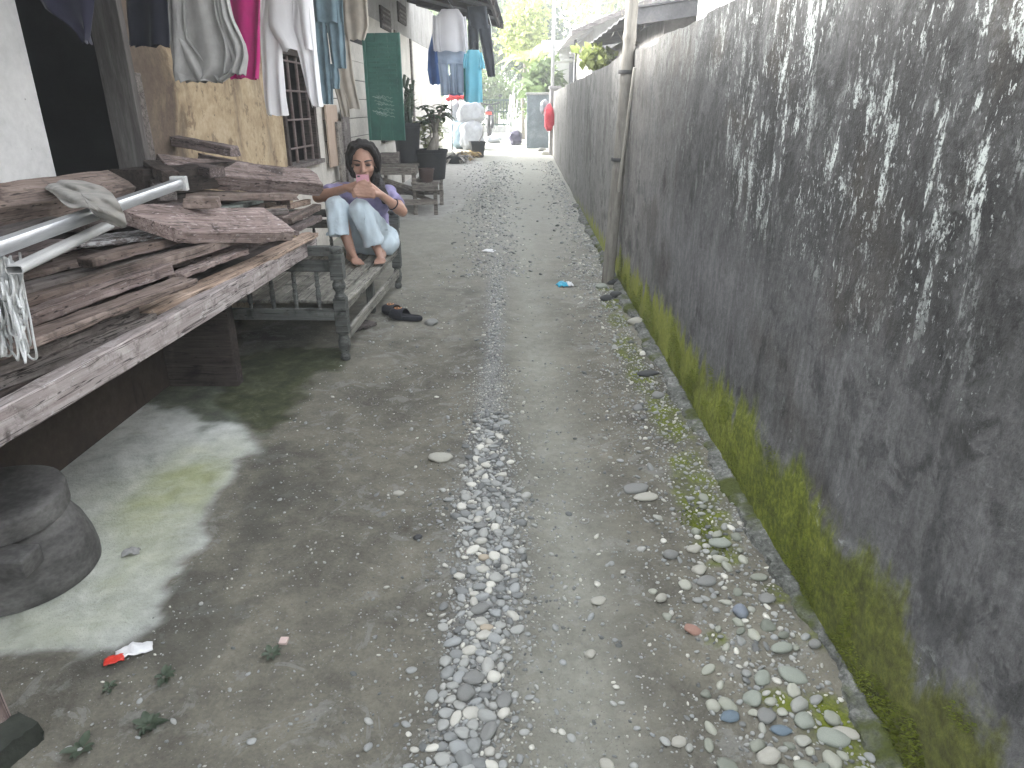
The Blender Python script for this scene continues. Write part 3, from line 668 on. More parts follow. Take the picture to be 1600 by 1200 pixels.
stone_px(940,452,22,S_GREEN,'mossy stone left of the bamboo pole foot',.7,.2,6)
stone_px(622,768,16,S_PALE,'white pebble on the dirt left of the strip, below the oval stone',.8,-.3,7)
# individually modelled pebbles: the strip and the cobbles that show largest
n_ind = 0
def try_put(x, y, r, k=.8):
    return pk.ok(x, y, r, k)
cand = []
for _ in range(9000):                              # strip, dense packing, larger first
    y = .95+1.9*rnd.random()**1.3; sx, sw = float(strip_x(y)), float(strip_w(y))
    x = sx+rnd.gauss(0, .55)*sw; r = min(.020, max(.0045, rnd.lognormvariate(math.log(.0072), .45)))
    cand.append((r, x, y, 's'))
for _ in range(520):                               # near cobble verge
    y = .95+1.2*rnd.random()**2.0; wx = float(wall_x(y)); x = wx-.10-abs(rnd.gauss(0, .13)); r = min(.024, max(.006, rnd.lognormvariate(math.log(.0090), .5)))
    if x > strip_x(y)+.33: cand.append((r, x, y, 'v'))
cand.sort(key=lambda c: -c[0]/(c[2]*CT+H*ST))
small = []
for (r, x, y, kd) in cand:
    if not try_put(x, y, r, .74): continue
    if n_ind < 245:
        n_ind += 1
        if kd == 's': stone(x, y, r, M_ST, 'grey river pebble packed in the strip of pebbles along the middle of the lane', 'pebble', 'river pebbles in the middle strip', flat=rnd.uniform(.8, 1.15))
        else: stone(x, y, r, M_STV, 'pale greenish pebble loose on the verge near the foot of the wall', 'pebble', 'pale pebbles along the wall verge', flat=rnd.uniform(.8, 1.1))
    else: pk.put(x, y, r); small.append((x, y, r))
# ------------------------------------------------------------------ gravel too fine to count: one object
def scatter():
    out = list(small)
    def add(n, fy, fx, r0, sg, rmax, k=.7, chk=True):
        for _ in range(n):
            y = fy(); x = fx(y); r = min(rmax, rnd.lognormvariate(math.log(r0), sg))
            if x > wall_x(y)-.02: continue
            if chk and not pk.ok(x, y, r, k): continue
            if chk: pk.put(x, y, r)
            out.append((x, y, r))
    near = lambda: .92+2.6*rnd.random()**1.35
    add(6000, near, lambda y: strip_x(y)+rnd.gauss(.1, .8)*strip_w(y), .0042, .38, .010)
    add(1500, near, lambda y: strip_x(y)+rnd.gauss(-.1, 1.9)*strip_w(y), .0046, .5, .013)
    add(2600, near, lambda y: rnd.uniform(strip_x(y)-.1, float(wall_x(y))-.05), .0038, .55, .013)
    add(1700, near, lambda y: float(wall_x(y))-.06-abs(rnd.gauss(0, .16)), .0055, .5, .016)
    add(1000, near, lambda y: rnd.uniform(-1.0, .0), .0032, .5, .010)
    add(2000, lambda: rnd.uniform(2.6, 6.0), lambda y: strip_x(y)+rnd.gauss(0, .5)*strip_w(y), .0075, .45, .02)
    add(1700, lambda: rnd.uniform(2.3, 6.0), lambda y: float(wall_x(y))-.10-abs(rnd.gauss(0, .14)), .0075, .5, .022)
    add(1000, lambda: rnd.uniform(2.4, 6.5), lambda y: rnd.uniform(-.85, .6), .005, .5, .014)
    add(2400, lambda: 5.5+9*rnd.random()**1.3, lambda y: strip_x(y)+rnd.gauss(-.08*min(1, (y-5)/4), .14+.015*(y-5)), .013, .4, .032, .65)
    add(1500, lambda: 5.5+9*rnd.random()**1.3, lambda y: float(wall_x(y))-.05-abs(rnd.gauss(0, .15)), .012, .45, .032, .65)
    N = len(out); arr = np.array(out); zz = ground_h(arr[:, 0], arr[:, 1])
    proto = [pebble_shape(200+k, 1) for k in range(8)]; proto2 = [pebble_shape(220+k, 2) for k in range(8)]
    Vs, Fs, T = [], [], []; base = 0
    for i in range(N):
        x, y, r = out[i]; big = r/(y*CT+H*ST)*F*.64 > 3.2
        vs_, fs_ = (proto2 if big else proto)[i % 8]
        a = RNG.uniform(0, 6.28); c_, s_ = math.cos(a), math.sin(a); tx, ty = RNG.uniform(-.35, .35, 2)
        p = vs_*np.array([r*RNG.uniform(.85, 1.2), r*RNG.uniform(.85, 1.1), r*RNG.uniform(.75, 1.2)])
        q = np.stack([p[:, 0]*c_-p[:, 1]*s_, p[:, 0]*s_+p[:, 1]*c_, p[:, 2]+tx*p[:, 0]+ty*p[:, 1]], -1)+np.array([x, y, zz[i]+r*.15])
        Vs.append(q); Fs.append(fs_+base); base += len(q); T.append(np.full(len(q), RNG.random()))
    Vv = np.concatenate(Vs); Ff = np.concatenate(Fs); Tt = np.concatenate(T)
    me = bpy.data.meshes.new('gravel'); me.vertices.add(len(Vv)); me.vertices.foreach_set('co', Vv.astype(np.float32).ravel())
    me.loops.add(Ff.size); me.loops.foreach_set('vertex_index', Ff.astype(np.int32).ravel()); me.polygons.add(len(Ff))
    me.polygons.foreach_set('loop_start', np.arange(0, Ff.size, 3, dtype=np.int32)); me.polygons.foreach_set('loop_total', np.full(len(Ff), 3, np.int32)); me.update(calc_edges=True)
    me.polygons.foreach_set('use_smooth', [True]*len(Ff))
    at = me.color_attributes.new('tone', 'FLOAT_COLOR', 'POINT'); cc = np.ones((len(Tt), 4), np.float32); cc[:, 0] = Tt; at.data.foreach_set('color', cc.ravel())
    tag(link('gravel', me, M_GR), 'fine grey gravel and grit strewn over the dirt lane', 'gravel', kind='stuff')
scatter()
# moss tufts: short fuzzy growth along the verge and wall foot (uncountable)
def moss():
    mb = MB(); n = 0
    ml = [tuple(G(*p).xy) for p in ((955,470),(985,560),(1030,640),(1065,700),(1080,760),(1095,820),(1130,890))]; a = sorted((q[1], q[0]) for q in ml)
    for _ in range(9000):
        y = rnd.uniform(1.55, 3.8); 
        if rnd.random() < .6: x = float(np.interp(y, [k[0] for k in a], [k[1] for k in a]))+rnd.gauss(0, .035)
        else: x = float(wall_x(y))-.10-abs(rnd.gauss(0, .05))
        if float(vnoise(np.array([x*14]), np.array([y*11]), 77)[0]) < .52 or x > wall_x(y)-.02: continue
        z = float(prof(np.float64(y)))+.012; h = rnd.uniform(.003, .010); w_ = rnd.uniform(.002, .005); a_ = rnd.uniform(0, 6.3); c_, s_ = math.cos(a_)*w_, math.sin(a_)*w_; lx, ly = rnd.uniform(-.004, .004), rnd.uniform(-.004, .004)
        mb.add([(x-c_, y-s_, z-.001), (x+c_, y+s_, z-.001), (x+lx, y+ly, z+h)], [(0, 1, 2)])
    for _ in range(40000):                          # fuzz on the wall foot
        y = .75+4.6*rnd.random()**1.3; z = gz(y)+.02+.29*rnd.random()**1.5
        if float(mnoise.noise(V((y*7, z*7, 3)))) < -.12+(z-gz(y)-.02)*1.5: continue
        x = .812+.004*y-.011; h = rnd.uniform(.003, .008); w_ = rnd.uniform(.0012, .003); a_ = rnd.uniform(-.6, .6); dy = math.cos(a_)*w_; dz = math.sin(a_)*w_
        mb.add([(x+.004, y-dy, z-dz), (x+.004, y+dy, z+dz), (x-h, y+rnd.uniform(-.005, .005), z+rnd.uniform(-.002, .008))], [(0, 1, 2)])
    me = mb.mesh('moss'); tag(link('moss', me, leaf('moss_green', (.08,.10,.012), (.19,.23,.03), .2, .9)), 'bright green moss growing on the verge along the wall', 'moss', kind='stuff')
moss()
# ------------------------------------------------------------------ house on the left (local frame: x towards the lane, y along it)
PHI = math.atan(.022)
HOUSE = empty('village_house', (-1.93, 0, 0), 'long plastered house with barred window, green shutter and dark doorway along the left side', 'house', rz=-PHI)
HM = pw(HOUSE); HI = HM.inverted(); HR = HI.to_3x3()
def HL(px, py, n=0.0):               # photo pixel on the house plane x = n -> local (y, z)
    o = HI @ V((0, 0, H)); d = HR @ ray(px, py); t = (n-o.x)/d.x; p = o+d*t
    return p.y, p.z
def hbox(mb, x0, x1, y0, y1, z0, z1):
    if y1 > y0 and z1 > z0: mb.box((x0, y0, z0), (x1, y1, z1), HM)
def plaster(name, c0, c1, c2, stain=None, thr=(.55, .7), dirt=.35):
    t = NT(name); p = t.coord((1,1,1)); ps = t.coord((1,1,.3)); n = t.noise(p, 2.2, 6, .62, .6); f = t.noise(p, 26, 5, .7); s = t.noise(ps, 4, 5, .65, .4); d = t.noise(p, 7, 5, .7)
    c = t.ramp(t.math('ADD', t.math('MULTIPLY', n, .6), t.math('MULTIPLY', f, .4)), [(.35, c0), (.52, c1), (.68, c2)])
    if stain: c = t.mix(t.math('MULTIPLY', t.step(s, *thr), .8), c, stain)
    c = t.mix(t.math('MULTIPLY', t.step(d, .60, .72), dirt), c, tuple(x*.35 for x in c0))
    v = t.vor(p, 9); c = t.mix(t.step(v, .055, .02), c, (.05,.04,.035))
    return t.fin(c, .9, t.bump(f, .35, .006, t.bump(n, .2, .01)), .2)
M_WH = plaster('white_plaster', (.38,.38,.375), (.48,.48,.475), (.56,.56,.55), (.32,.32,.315), (.58, .75), .18)
M_YE = plaster('ochre_plaster', (.33,.235,.14), (.47,.36,.225), (.56,.46,.32), (.20,.155,.115), (.55, .72))
M_DKPL = plaster('dark_plaster', (.10,.08,.07), (.16,.13,.115), (.22,.18,.155), (.06,.05,.045))  # dark brown plaster above and below the door opening
M_CR = plaster('cream_boards', (.40,.38,.34), (.55,.52,.47), (.64,.62,.57), (.3,.28,.25), (.62, .8), .2)
M_UP = plaster('grey_upper_boards', (.20,.19,.18), (.29,.28,.265), (.36,.35,.335), (.14,.13,.125))
M_PL = plaster('brown_plinth', (0.030,0.021,0.017), (0.051,0.037,0.029), (0.078,0.060,0.048), (0.018,0.014,0.012))
def ochre_mix():
    t = NT('ochre_plaster_browned'); p = t.coord((1,1,1)); ps = t.coord((1,1,.3)); n = t.noise(p, 2.4, 6, .65, .6); f = t.noise(p, 26, 5, .7); s = t.noise(ps, 4, 5, .65, .4); d = t.noise(p, 7, 5, .7)
    se = t.new('ShaderNodeSeparateXYZ'); t.lk(p, se.inputs[0]); y, z = se.outputs[1], se.outputs[2]
    c = t.ramp(t.math('ADD', t.math('MULTIPLY', n, .6), t.math('MULTIPLY', f, .4)), [(.35, (.27,.195,.12)), (.52, (.44,.345,.225)), (.68, (.55,.46,.33))])
    c = t.mix(t.math('MULTIPLY', t.step(s, .5, .68), .7), c, (.17,.125,.09)); c = t.mix(t.math('MULTIPLY', t.step(d, .55, .62), .6), c, (.13,.09,.06))
    v = t.vor(p, 11); c = t.mix(t.step(v, .09, .03), c, (.05,.04,.035))
    # browner and darker towards the doorway and up to the eaves
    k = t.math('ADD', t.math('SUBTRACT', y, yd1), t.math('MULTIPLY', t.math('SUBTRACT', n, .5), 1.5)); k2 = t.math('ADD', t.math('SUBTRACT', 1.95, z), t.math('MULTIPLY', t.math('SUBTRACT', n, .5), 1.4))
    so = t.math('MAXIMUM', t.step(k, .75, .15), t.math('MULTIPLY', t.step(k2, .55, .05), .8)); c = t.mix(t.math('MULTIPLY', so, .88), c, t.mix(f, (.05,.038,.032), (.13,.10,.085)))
    return t.fin(c, .9, t.bump(f, .4, .006, t.bump(n, .25, .01)), .2)
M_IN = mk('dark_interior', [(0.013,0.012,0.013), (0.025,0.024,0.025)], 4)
yd0, _ = HL(88, 275); yd1, _ = HL(226, 255); yj1, _ = HL(226, 250); yw0, _ = HL(450, 245); yw1, _ = HL(497, 245)
zwb = HL(480, 252)[1]; zwt = HL(450, 78)[1]; ysh, _ = HL(574, 140); 
TOPZ = 2.75; T = -.12; yEnd = 16.4
b = MB(); hbox(b, T, 0, -2.5, yd0, 0, TOPZ); b.build('white_wall', M_WH, HOUSE)
b = MB(); hbox(b, T, 0, yd0, yd1, 2.02, TOPZ); b.build('door_lintel', M_DKPL, HOUSE); b = MB(); hbox(b, T, 0, yd0, yd1, 0, .55); b.build('door_threshold', M_DKPL, HOUSE)
b = MB(); hbox(b, T, 0, yd1, yw0, 0, 2.02); b.build('ochre_wall', ochre_mix(), HOUSE)
y2 = yw1+.28
b = MB(); hbox(b, T, 0, yw0, yw1, 0, zwb-.03); hbox(b, T, 0, yw1, y2, 0, 2.02); hbox(b, T, 0, yw0, yw1, zwt, 2.02); b.build('white_patch_wall', M_CR, HOUSE)
# clapboard stretch between window and shutter, then cream wall with openings
YS0, YS1, ZS0, ZS1 = ysh+.03, ysh+.75, .93, 2.08
YD0, YD1 = 9.7, 10.5
b = MB(); hbox(b, T, 0, y2, YS0, 0, .2)
for k in range(9):
    z0 = .2+.195*k; hbox(b, T+.02, .012*(k % 2)-.004, y2, YS0, z0, z0+.188)
b.build('clapboard_wall', M_CR, HOUSE, bevel=.004)
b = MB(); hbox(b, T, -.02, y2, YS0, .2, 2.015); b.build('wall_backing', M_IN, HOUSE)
b = MB(); hbox(b, T, 0, YS0, YS1, 0, ZS0); hbox(b, T, 0, YS0, YS1, ZS1, 2.3); hbox(b, T, 0, YS1, YD0, 0, 2.3); hbox(b, T, 0, YD0, YD1, 0, .9); hbox(b, T, 0, YD0, YD1, 2.05, 2.3); hbox(b, T, 0, YD1, yEnd, 0, 2.3); b.build('cream_wall', M_CR, HOUSE)
b = MB(); hbox(b, T, .006, yd1, YS0, 2.02, TOPZ); hbox(b, T, .006, YS0, yEnd, 2.3, TOPZ+.25); b.build('upper_wall', M_UP, HOUSE)
for (yy, zz) in ((HL(600, 30)), (HL(626, 22))):
    f_ = MB(); hbox(f_, .006, .03, yy-.34, yy+.34, zz-.13, zz+.13); vf = f_.build('vent', MT['wdark'], HOUSE)
    for k in range(4):
        s_ = MB(); hbox(s_, .03, .042, yy-.3, yy+.3, zz-.10+.055*k, zz-.075+.055*k); s_.build('slat', MT['wgrey'], vf)
# interior: a real dark room behind the openings
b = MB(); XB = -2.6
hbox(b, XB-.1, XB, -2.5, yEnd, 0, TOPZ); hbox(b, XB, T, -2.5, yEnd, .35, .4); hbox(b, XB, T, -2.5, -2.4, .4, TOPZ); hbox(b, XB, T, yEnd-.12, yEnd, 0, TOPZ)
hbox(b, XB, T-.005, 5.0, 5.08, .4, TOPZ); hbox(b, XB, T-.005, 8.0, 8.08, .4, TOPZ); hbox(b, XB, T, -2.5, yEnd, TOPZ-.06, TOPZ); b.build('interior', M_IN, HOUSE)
# door frame
b = MB(); hbox(b, -.125, .02, yd1-.02, yd1+.03, .56, 2.03); hbox(b, -.10, .03, yd0, yd1, 2.0, 2.06)
b.build('door_frame', mk('grey_jamb', [(.05,.045,.042), (.11,.102,.098), (.19,.18,.175)], 5, (6,6,.6)), HOUSE, bevel=.004)
b = MB(); hbox(b, .0, .018, yd1+.03, yd1+.09, .56, 1.45); b.build('door_board', MT['wgrey'], HOUSE, bevel=.004)
# barred window
f_ = MB(); hbox(f_, -.09, .02, yw0-.02, yw0+.035, zwb, zwt); hbox(f_, -.09, .02, yw1-.05, yw1+.02, zwb, zwt); hbox(f_, -.09, .02, yw0, yw1, zwt-.04, zwt+.02)
wf = f_.build('window', MT['wdark'], HOUSE, bevel=.003)
s_ = MB(); hbox(s_, -.10, .05, yw0-.05, yw1+.05, zwb-.035, zwb); s_.build('sill', MT['wgrey'], wf, bevel=.004)
for k in range(4):
    yy = yw0+.10+(yw1-yw0-.15)*k/3; s_ = MB(); s_.tube([HM @ V((-.03, yy, zwb)), HM @ V((-.03, yy, zwt))], .013); s_.build('bar', MT['metal_rust'], wf, smooth=True)
for k in range(4):
    zz = zwb+.12+(zwt-zwb-.2)*k/3; s_ = MB(); s_.tube([HM @ V((-.02, yw0, zz)), HM @ V((-.02, yw1, zz))], .008); s_.build('bar', MT['metal_rust'], wf, smooth=True)
# plinth (foundation) below
b = MB(); hbox(b, 0, .155, -2.5, HL(270, 600, .155)[0], -.1, .56); b.build('plinth', M_PL, HOUSE, bevel=.01)
# second window: frame, dark opening, open green shutter with chalk scribble
b = MB(); hbox(b, -.08, .03, YD0-.06, YD0, .9, 2.05); hbox(b, -.08, .03, YD1, YD1+.06, .9, 2.05); hbox(b, -.08, .04, YD0-.06, YD1+.06, 2.05, 2.11); hbox(b, -.08, .05, YD0-.08, YD1+.08, .85, .9); b.build('window', MT['wdark'], HOUSE, bevel=.004)
yC, zC = HL(670, 165); b = MB(); hbox(b, 0, .03, YD1+.5, YD1+.62, .2, 2.3); b.build('wall_batten', MT['potb'], HOUSE, bevel=.004); b = MB(); hbox(b, 0, .03, 12.4, 12.5, .2, 2.3); b.build('wall_batten', MT['potb'], HOUSE, bevel=.004)
tl, tr_, br, bl = AY(569, 52, 8.05), AY(627, 52, 7.98), AY(634, 223, 7.98), AY(578, 219, 8.05)
d_ = (tl-bl).normalized(); Mx = Matrix.Translation(bl)
sx_ = (br-bl); sx_.z = 0; wS = sx_.length; sx_.normalize(); hS = (tl.z-bl.z); nrm = sx_.cross(V((0,0,1)))
Mx = Matrix(((sx_.x, nrm.x, 0, bl.x), (sx_.y, nrm.y, 0, bl.y), (0, 0, 1, bl.z), (0, 0, 0, 1)))
SHUT = MB()
for k in range(3):
    SHUT.box((.002+wS/3*k, -.012, .0), (wS/3*(k+1)-.002, .012, hS), Mx)
shut = SHUT.build('shutter', MT['green'], HOUSE, bevel=.003)
sl = MB()
for k in range(10): sl.box((.05, .012, hS*.46+.05*k), (wS-.05, .019, hS*.46+.03+.05*k), Mx)
sl.build('louvre', MT['green'], shut, bevel=.002)
b = MB(); b.box((wS-.03, .012, 0), (wS, .022, hS), Mx); b.box((0, .012, 0), (.03, .022, hS), Mx); b.build('stile', MT['green'], shut, bevel=.002)
chalk = mk('chalk', [(.30,.42,.37), (.48,.56,.52)], 40, bump=0); rr = random.Random(3); ck = MB()
for k in range(20):                     # illegible chalk strokes
    z0 = hS*(.21+.24*rr.random()); x0 = wS*(.13+.4*rr.random()); L = wS*rr.uniform(.12, .32); pts = []
    for i in range(9): pts.append(Mx @ V((x0+L*i/8, .0125, z0-L*.22*i/8+.008*math.sin(i*2.1+k)+.004*rr.random())))
    ck.tube(pts, .0016, 4)
ck.build('chalk_scribble', chalk, shut)
# roofs: low eave near, wide sheet-metal awning further along
def roof(name, y0, y1, xe, ze, xw, zw, parent, corr=True):
    n = int((y1-y0)/.06); vs_ = []; fs = []
    for i in range(n+1):
        y = y0+(y1-y0)*i/n; dz = .012*math.sin(2*math.pi*i/3.0)
        for (x, z, t_) in ((xe, ze, 0), (xw, zw, 0), (xe, ze, -.012), (xw, zw, -.012)): vs_.append(HM @ V((x, y, z+dz+t_)))
    for i in range(n):
        a, c = i*4, i*4+4; fs += [(a, a+1, c+1, c), (a+2, c+2, c+3, a+3), (a, c, c+2, a+2), (a+1, a+3, c+3, c+1)]
    fs += [(0, 2, 3, 1), (n*4, n*4+1, n*4+3, n*4+2)]
    mb = MB(); mb.add(vs_, fs); return mb.build(name, MT['roofd'], parent)
roof('roof', -2.6, 6.9, 1.30, 2.33, -3.2, 3.75, HOUSE)  # unseen near eave, overhang widened to shade the near lane and wall
rc = HI @ AY(787, 35, 12.5)
aw = roof('awning', 7.0, rc.y, rc.x, rc.z, -3.2, rc.z+.24*(rc.x+3.2), HOUSE)
b = MB(); 
for k in range(5):
    y = 7.2+(rc.y-7.4)*k/4; p0 = HM @ V((rc.x-.02, y, rc.z-.05)); p1 = HM @ V((-.02, y, rc.z+.24*(rc.x)-.05)); q = frame(p0, p1); L = (p1-p0).length; b = MB(); b.box((0, -.03, -.04), (L, .03, .03), q); b.build('rafter', MT['wdark'], aw)

b = MB(); hbox(b, rc.x-.09, rc.x-.05, 7.0, rc.y, rc.z-.09, rc.z-.015); b.build('eave_beam', MT['wdark'], aw, bevel=.004)
b = MB(); hbox(b, rc.x-1.4, rc.x, rc.y-.03, rc.y-.005, rc.z-.10, rc.z-.02)
b.v = [p+V((0, 0, .24*(rc.x-(HI @ p).x))) for p in b.v]; b.build('barge_board', MT['wgrey'], aw)
# things leaning on / standing in the house front
p0 = HL(500, 164); p1 = HL(523, 258)
b = MB(); b.box((.03, p0[0]+.02, p1[1]), (.045, HL(527, 255)[0], HL(512, 164)[1]), HM); o = b.build('plywood_panel', MT['plyw'])
tag(o, 'bare tan plywood panel fixed over the wall right of the barred window', 'plywood panel')
for (a_, c_, w_, lab, m_) in (((538, 172), (541, 300), .16, 'tall grey plank upright against the white boards, left of the green shutter', MT['wgrey']), ((528, 190), (531, 290), .10, 'narrow pale grey upright plank beside the plywood panel', MT['potb'])):
    ya, za = HL(*a_, .06); b = MB(); b.box((.05, ya-w_/2*1.6, .02), (.075, ya+w_/2*1.6, za), HM); tag(b.build('plank', m_, bevel=.004), lab, 'plank')
# shelf with a few jars deep in the doorway
sh = empty('shelf', tuple(HM @ V((-1.2, 3.6, .4))), 'dim shelf unit inside the dark doorway', 'shelf')
b = MB(); hbox(b, -1.45, -1.15, 3.25, 4.1, 1.0, 1.03); hbox(b, -1.45, -1.15, 3.25, 4.1, 1.38, 1.41); b.build('shelf_board', MT['wgrey'], sh)
b = MB(); hbox(b, -1.45, -1.15, 3.2, 3.25, .4, 1.8); hbox(b, -1.45, -1.15, 4.1, 4.15, .4, 1.8); b.build('side_panel', MT['wgrey'], sh)
for k, (yy, hh, rr_, lab) in enumerate(((3.42, .22, .04, 'tall pale jar on the shelf inside the doorway'), (3.62, .15, .055, 'squat grey jar on the shelf inside the doorway'), (3.85, .2, .045, 'narrow grey canister at the right end of the doorway shelf'))):
    b = MB(); b.lathe([(rr_*.9, 0), (rr_, .01), (rr_, hh*.8), (rr_*.7, hh*.9), (rr_*.75, hh)], HM @ V((-1.27, yy, 1.03)), 16); tag(b.build('jar', [MT['whitep'], MT['conc'], MT['alu2']][k], smooth=True), lab, 'jar')
# ------------------------------------------------------------------ timber platform and the planks heaped on it
PLAT = empty('timber_platform', (-1.4, 2.2, 0), 'low timber deck with a pale peeling front beam carrying the heap of old planks', 'platform')
fA, fB = AZ(-330, 816, .66), AZ(494, 366, .66)
def ext(A, B, k): return A+(B-A)*k
ff = (fB-fA).normalized(); bk = V((-ff.y, ff.x, 0))
board('front_beam', fA, fB, .05, .085, MT['wpale'], PLAT, 1, n=30, wobble=.003, bevel=.004)
for k in range(5):
    a = fA+bk*(.07+.125*k)-V((0, 0, .012)); c = fB+bk*(.07+.125*k)-V((0, 0, .012))-ff*.03*(k % 3)
    board('deck_board', a, c, .115, .03, MT['wdark'], PLAT, 20+k)
for k, tt in enumerate((.03, .35, .68, .95)):
    a = fA+(fB-fA)*tt+bk*.05-V((0, 0, .05)); board('joist', a, a+bk*.62, .05, .07, MT['wdark'], PLAT, 30+k)
pl = G(20, 1142); 
bar('leg', V((-1.145, 1.12, 0)), V((-1.17, 1.12, .60)), .06, .07, MT['wpink'], PLAT, up=(0, 1, 0))
for (x, y) in ((-1.62, 1.2), (-1.62, 3.25)): bar('leg', V((x, y, 0)), V((x, y, .6)), .07, .07, MT['wdark'], PLAT, up=(0, 1, 0))
g0 = G(262, 600); 
bx = MB(); bx.box((-1.70, 3.18, 0), (-1.36, 3.26, .56)); bx.build('leg_panel', MT['wdark'], PLAT, bevel=.006)
tag(board('timber_offcut', G(-60, 1260)+V((0,0,.055)), G(78, 1150)+V((0,0,.055)), .07, .06, MT['dstone'], seed=71, chip=.02), 'dark mossy offcut lying on the ground below the pinkish platform leg', 'timber')
PLANKS = [
 # A px, B px, zA, zB, width, thick, material, label
 ((228,489),(498,363),.680,.680,.085,.022,'wtan','long tan plank lying along the front beam at the right end of the heap',0),
 ((-60,600),(246,489),.700,.682,.07,.05,'wgrey','grey splintered plank directly on the front beam at the left',0),
 ((-70,582),(218,470),.735,.735,.06,.05,'wgrey','grey squared beam with a dark front at the left front of the heap',0),
 ((-40,566),(309,434),.765,.757,.085,.022,'wbrown','dusty brown plank with a chipped right end behind the grey beam',0),
 ((-30,520),(271,411),.79,.79,.05,.038,'wpink','pinkish squared timber with a ragged right end, second row from the front',0),
 ((-60,498),(376,366),.815,.81,.055,.035,'wbrown','long light brown plank reaching past the pinkish timber, third row',0),
 ((285,428),(390,388),.742,.742,.06,.022,'wpink','short pink painted plank end under the long light brown plank',0),
 ((-40,448),(190,392),.80,.80,.20,.02,'wbrown','wide dim brown board deep in the heap behind the front rows',0),
 ((160,440),(420,372),.74,.74,.30,.02,'wdeep','broad dark board under the big pale plank',0),
 ((-60,331),(214,292),1.03,1.02,.12,.08,'wbrown','thick dusty brown beam along the white wall at the back left',(.5,-.1,.85)),
 ((-60,380),(110,338),.97,.97,.10,.03,'wgrey','grey board below the thick beam, beside the metal tubes',1),
 ((266,269),(509,288),1.00,.865,.15,.085,'wpink','thick pinkish beam with a rough edge sloping down to the seated girl',(.2,-.55,.8)),
 ((262,212),(362,230),1.15,1.10,.07,.05,'wdeep','short dark timber topmost against the ochre wall',1),
 ((308,240),(447,266),1.06,.96,.07,.055,'wdeep','dark squared timber behind the thick pinkish beam',1),
 ((279,361),(466,361),.88,.78,.20,.05,'wpink','broad pale pinkish plank with a pointed right end in the middle of the heap',(0,-.75,.66)),
 ((332,328),(413,311),.84,.81,.08,.02,'green2','thin grey green painted board behind the broad pale plank',1),
 ((404,331),(486,311),.80,.775,.04,.03,'wtan','short light tan batten near the girl\'s elbow',1),
 ((455,341),(502,318),.765,.75,.05,.03,'wbrown','brown plank end sticking out toward the girl\'s knee',1),
 ((460,356),(504,336),.725,.715,.06,.03,'wdeep','purplish brown plank end below the one by the girl\'s knee',1),
 ((120,380),(262,364),.86,.86,.16,.02,'peel','board with flaking white paint under the rag',1),
 ((214,262),(246,292),1.01,.99,.07,.06,'wgrey','grey stub of timber at the left end of the thick pinkish beam',1),
 ((222,250),(252,268),1.06,1.04,.07,.05,'wdark','dark crooked stub against the door frame',1),
 ((150,352),(330,318),.90,.88,.22,.03,'wdeep','purplish dark board filling the gap under the right end of the metal tubes',1),
 ((250,330),(440,322),.80,.78,.26,.03,'wbrown','wide brown board under the greenish one behind the pale plank',1),
 ((250,300),(452,308),.88,.80,.30,.05,'wdark','blackened board in the shade below the sloping thick beam',1),
 ((-50,470),(330,375),.80,.80,.07,.03,'wgrey','narrow grey weathered plank between the third row and the wide dim board',1),
 ((140,405),(352,350),.845,.845,.06,.03,'wbrown','reddish brown batten below the flaking board',1),
 ((-60,420),(120,372),.90,.89,.10,.035,'wdeep','purplish board half hidden below the metal tubes at the left',1),
 ((236,300),(470,303),.92,.85,.09,.035,'wbrown','brown plank wedged under the front of the sloping thick beam',1),
 ((300,338),(452,326),.815,.80,.05,.03,'wgrey','thin grey batten behind the broad pale plank',1),
 ((415,345),(500,322),.735,.73,.07,.03,'wpink','flat pinkish plank end under the two brown ends by the girl',1),
 ((228,246),(330,262),1.045,1.02,.08,.05,'wdeep','short dark squared timber lying along the top of the sloping beam',1),
 ((360,360),(470,362),.74,.70,.25,.02,'wdeep','flat reddish brown board below the broad pale plank',1),
]
MT['green2'] = wood('wood_greenish', (.12,.135,.12), (.21,.235,.215), (.30,.33,.31)); MT['peel'] = wood('wood_white_peeling', (.10,.085,.08), (.20,.17,.16), (.29,.26,.25), (.62,.62,.62), .46)
for i, (a, c, za, zb, w_, t_, m_, lab, grp) in enumerate(PLANKS):
    o = board('beam' if t_ > .045 else 'plank', AZ(*a, za), AZ(*c, zb), w_, t_, MT[m_], None, 100+i, up=grp if isinstance(grp, tuple) else (0, 0, 1), skew=-.19 if 'pointed right' in lab else 0, chip=.02 if t_ > .03 else .012, bevel=.003)
    tag(o, lab, 'beam' if t_ > .045 else 'plank', 'old planks heaped on the platform')
# short blocks
for (px, py, z, l, w_, h, m_, lab) in ((312,310,.965,.13,.06,.04,'wbrown','short timber block with an orange stained end on the heap'), (423,318,.80,.06,.05,.035,'wtan','small tan block between greenish board and batten'), (446,312,.815,.05,.05,.05,'wpink','small pinkish block with a square end next to the tan one')):
    p = AZ(px, py, z); A_ = p-V((l/2, .01, 0)); o = board('timber_block', A_, A_+V((l, .02, 0)), w_, h, MT[m_], None, int(px), chip=.008, n=4); tag(o, lab, 'timber block')
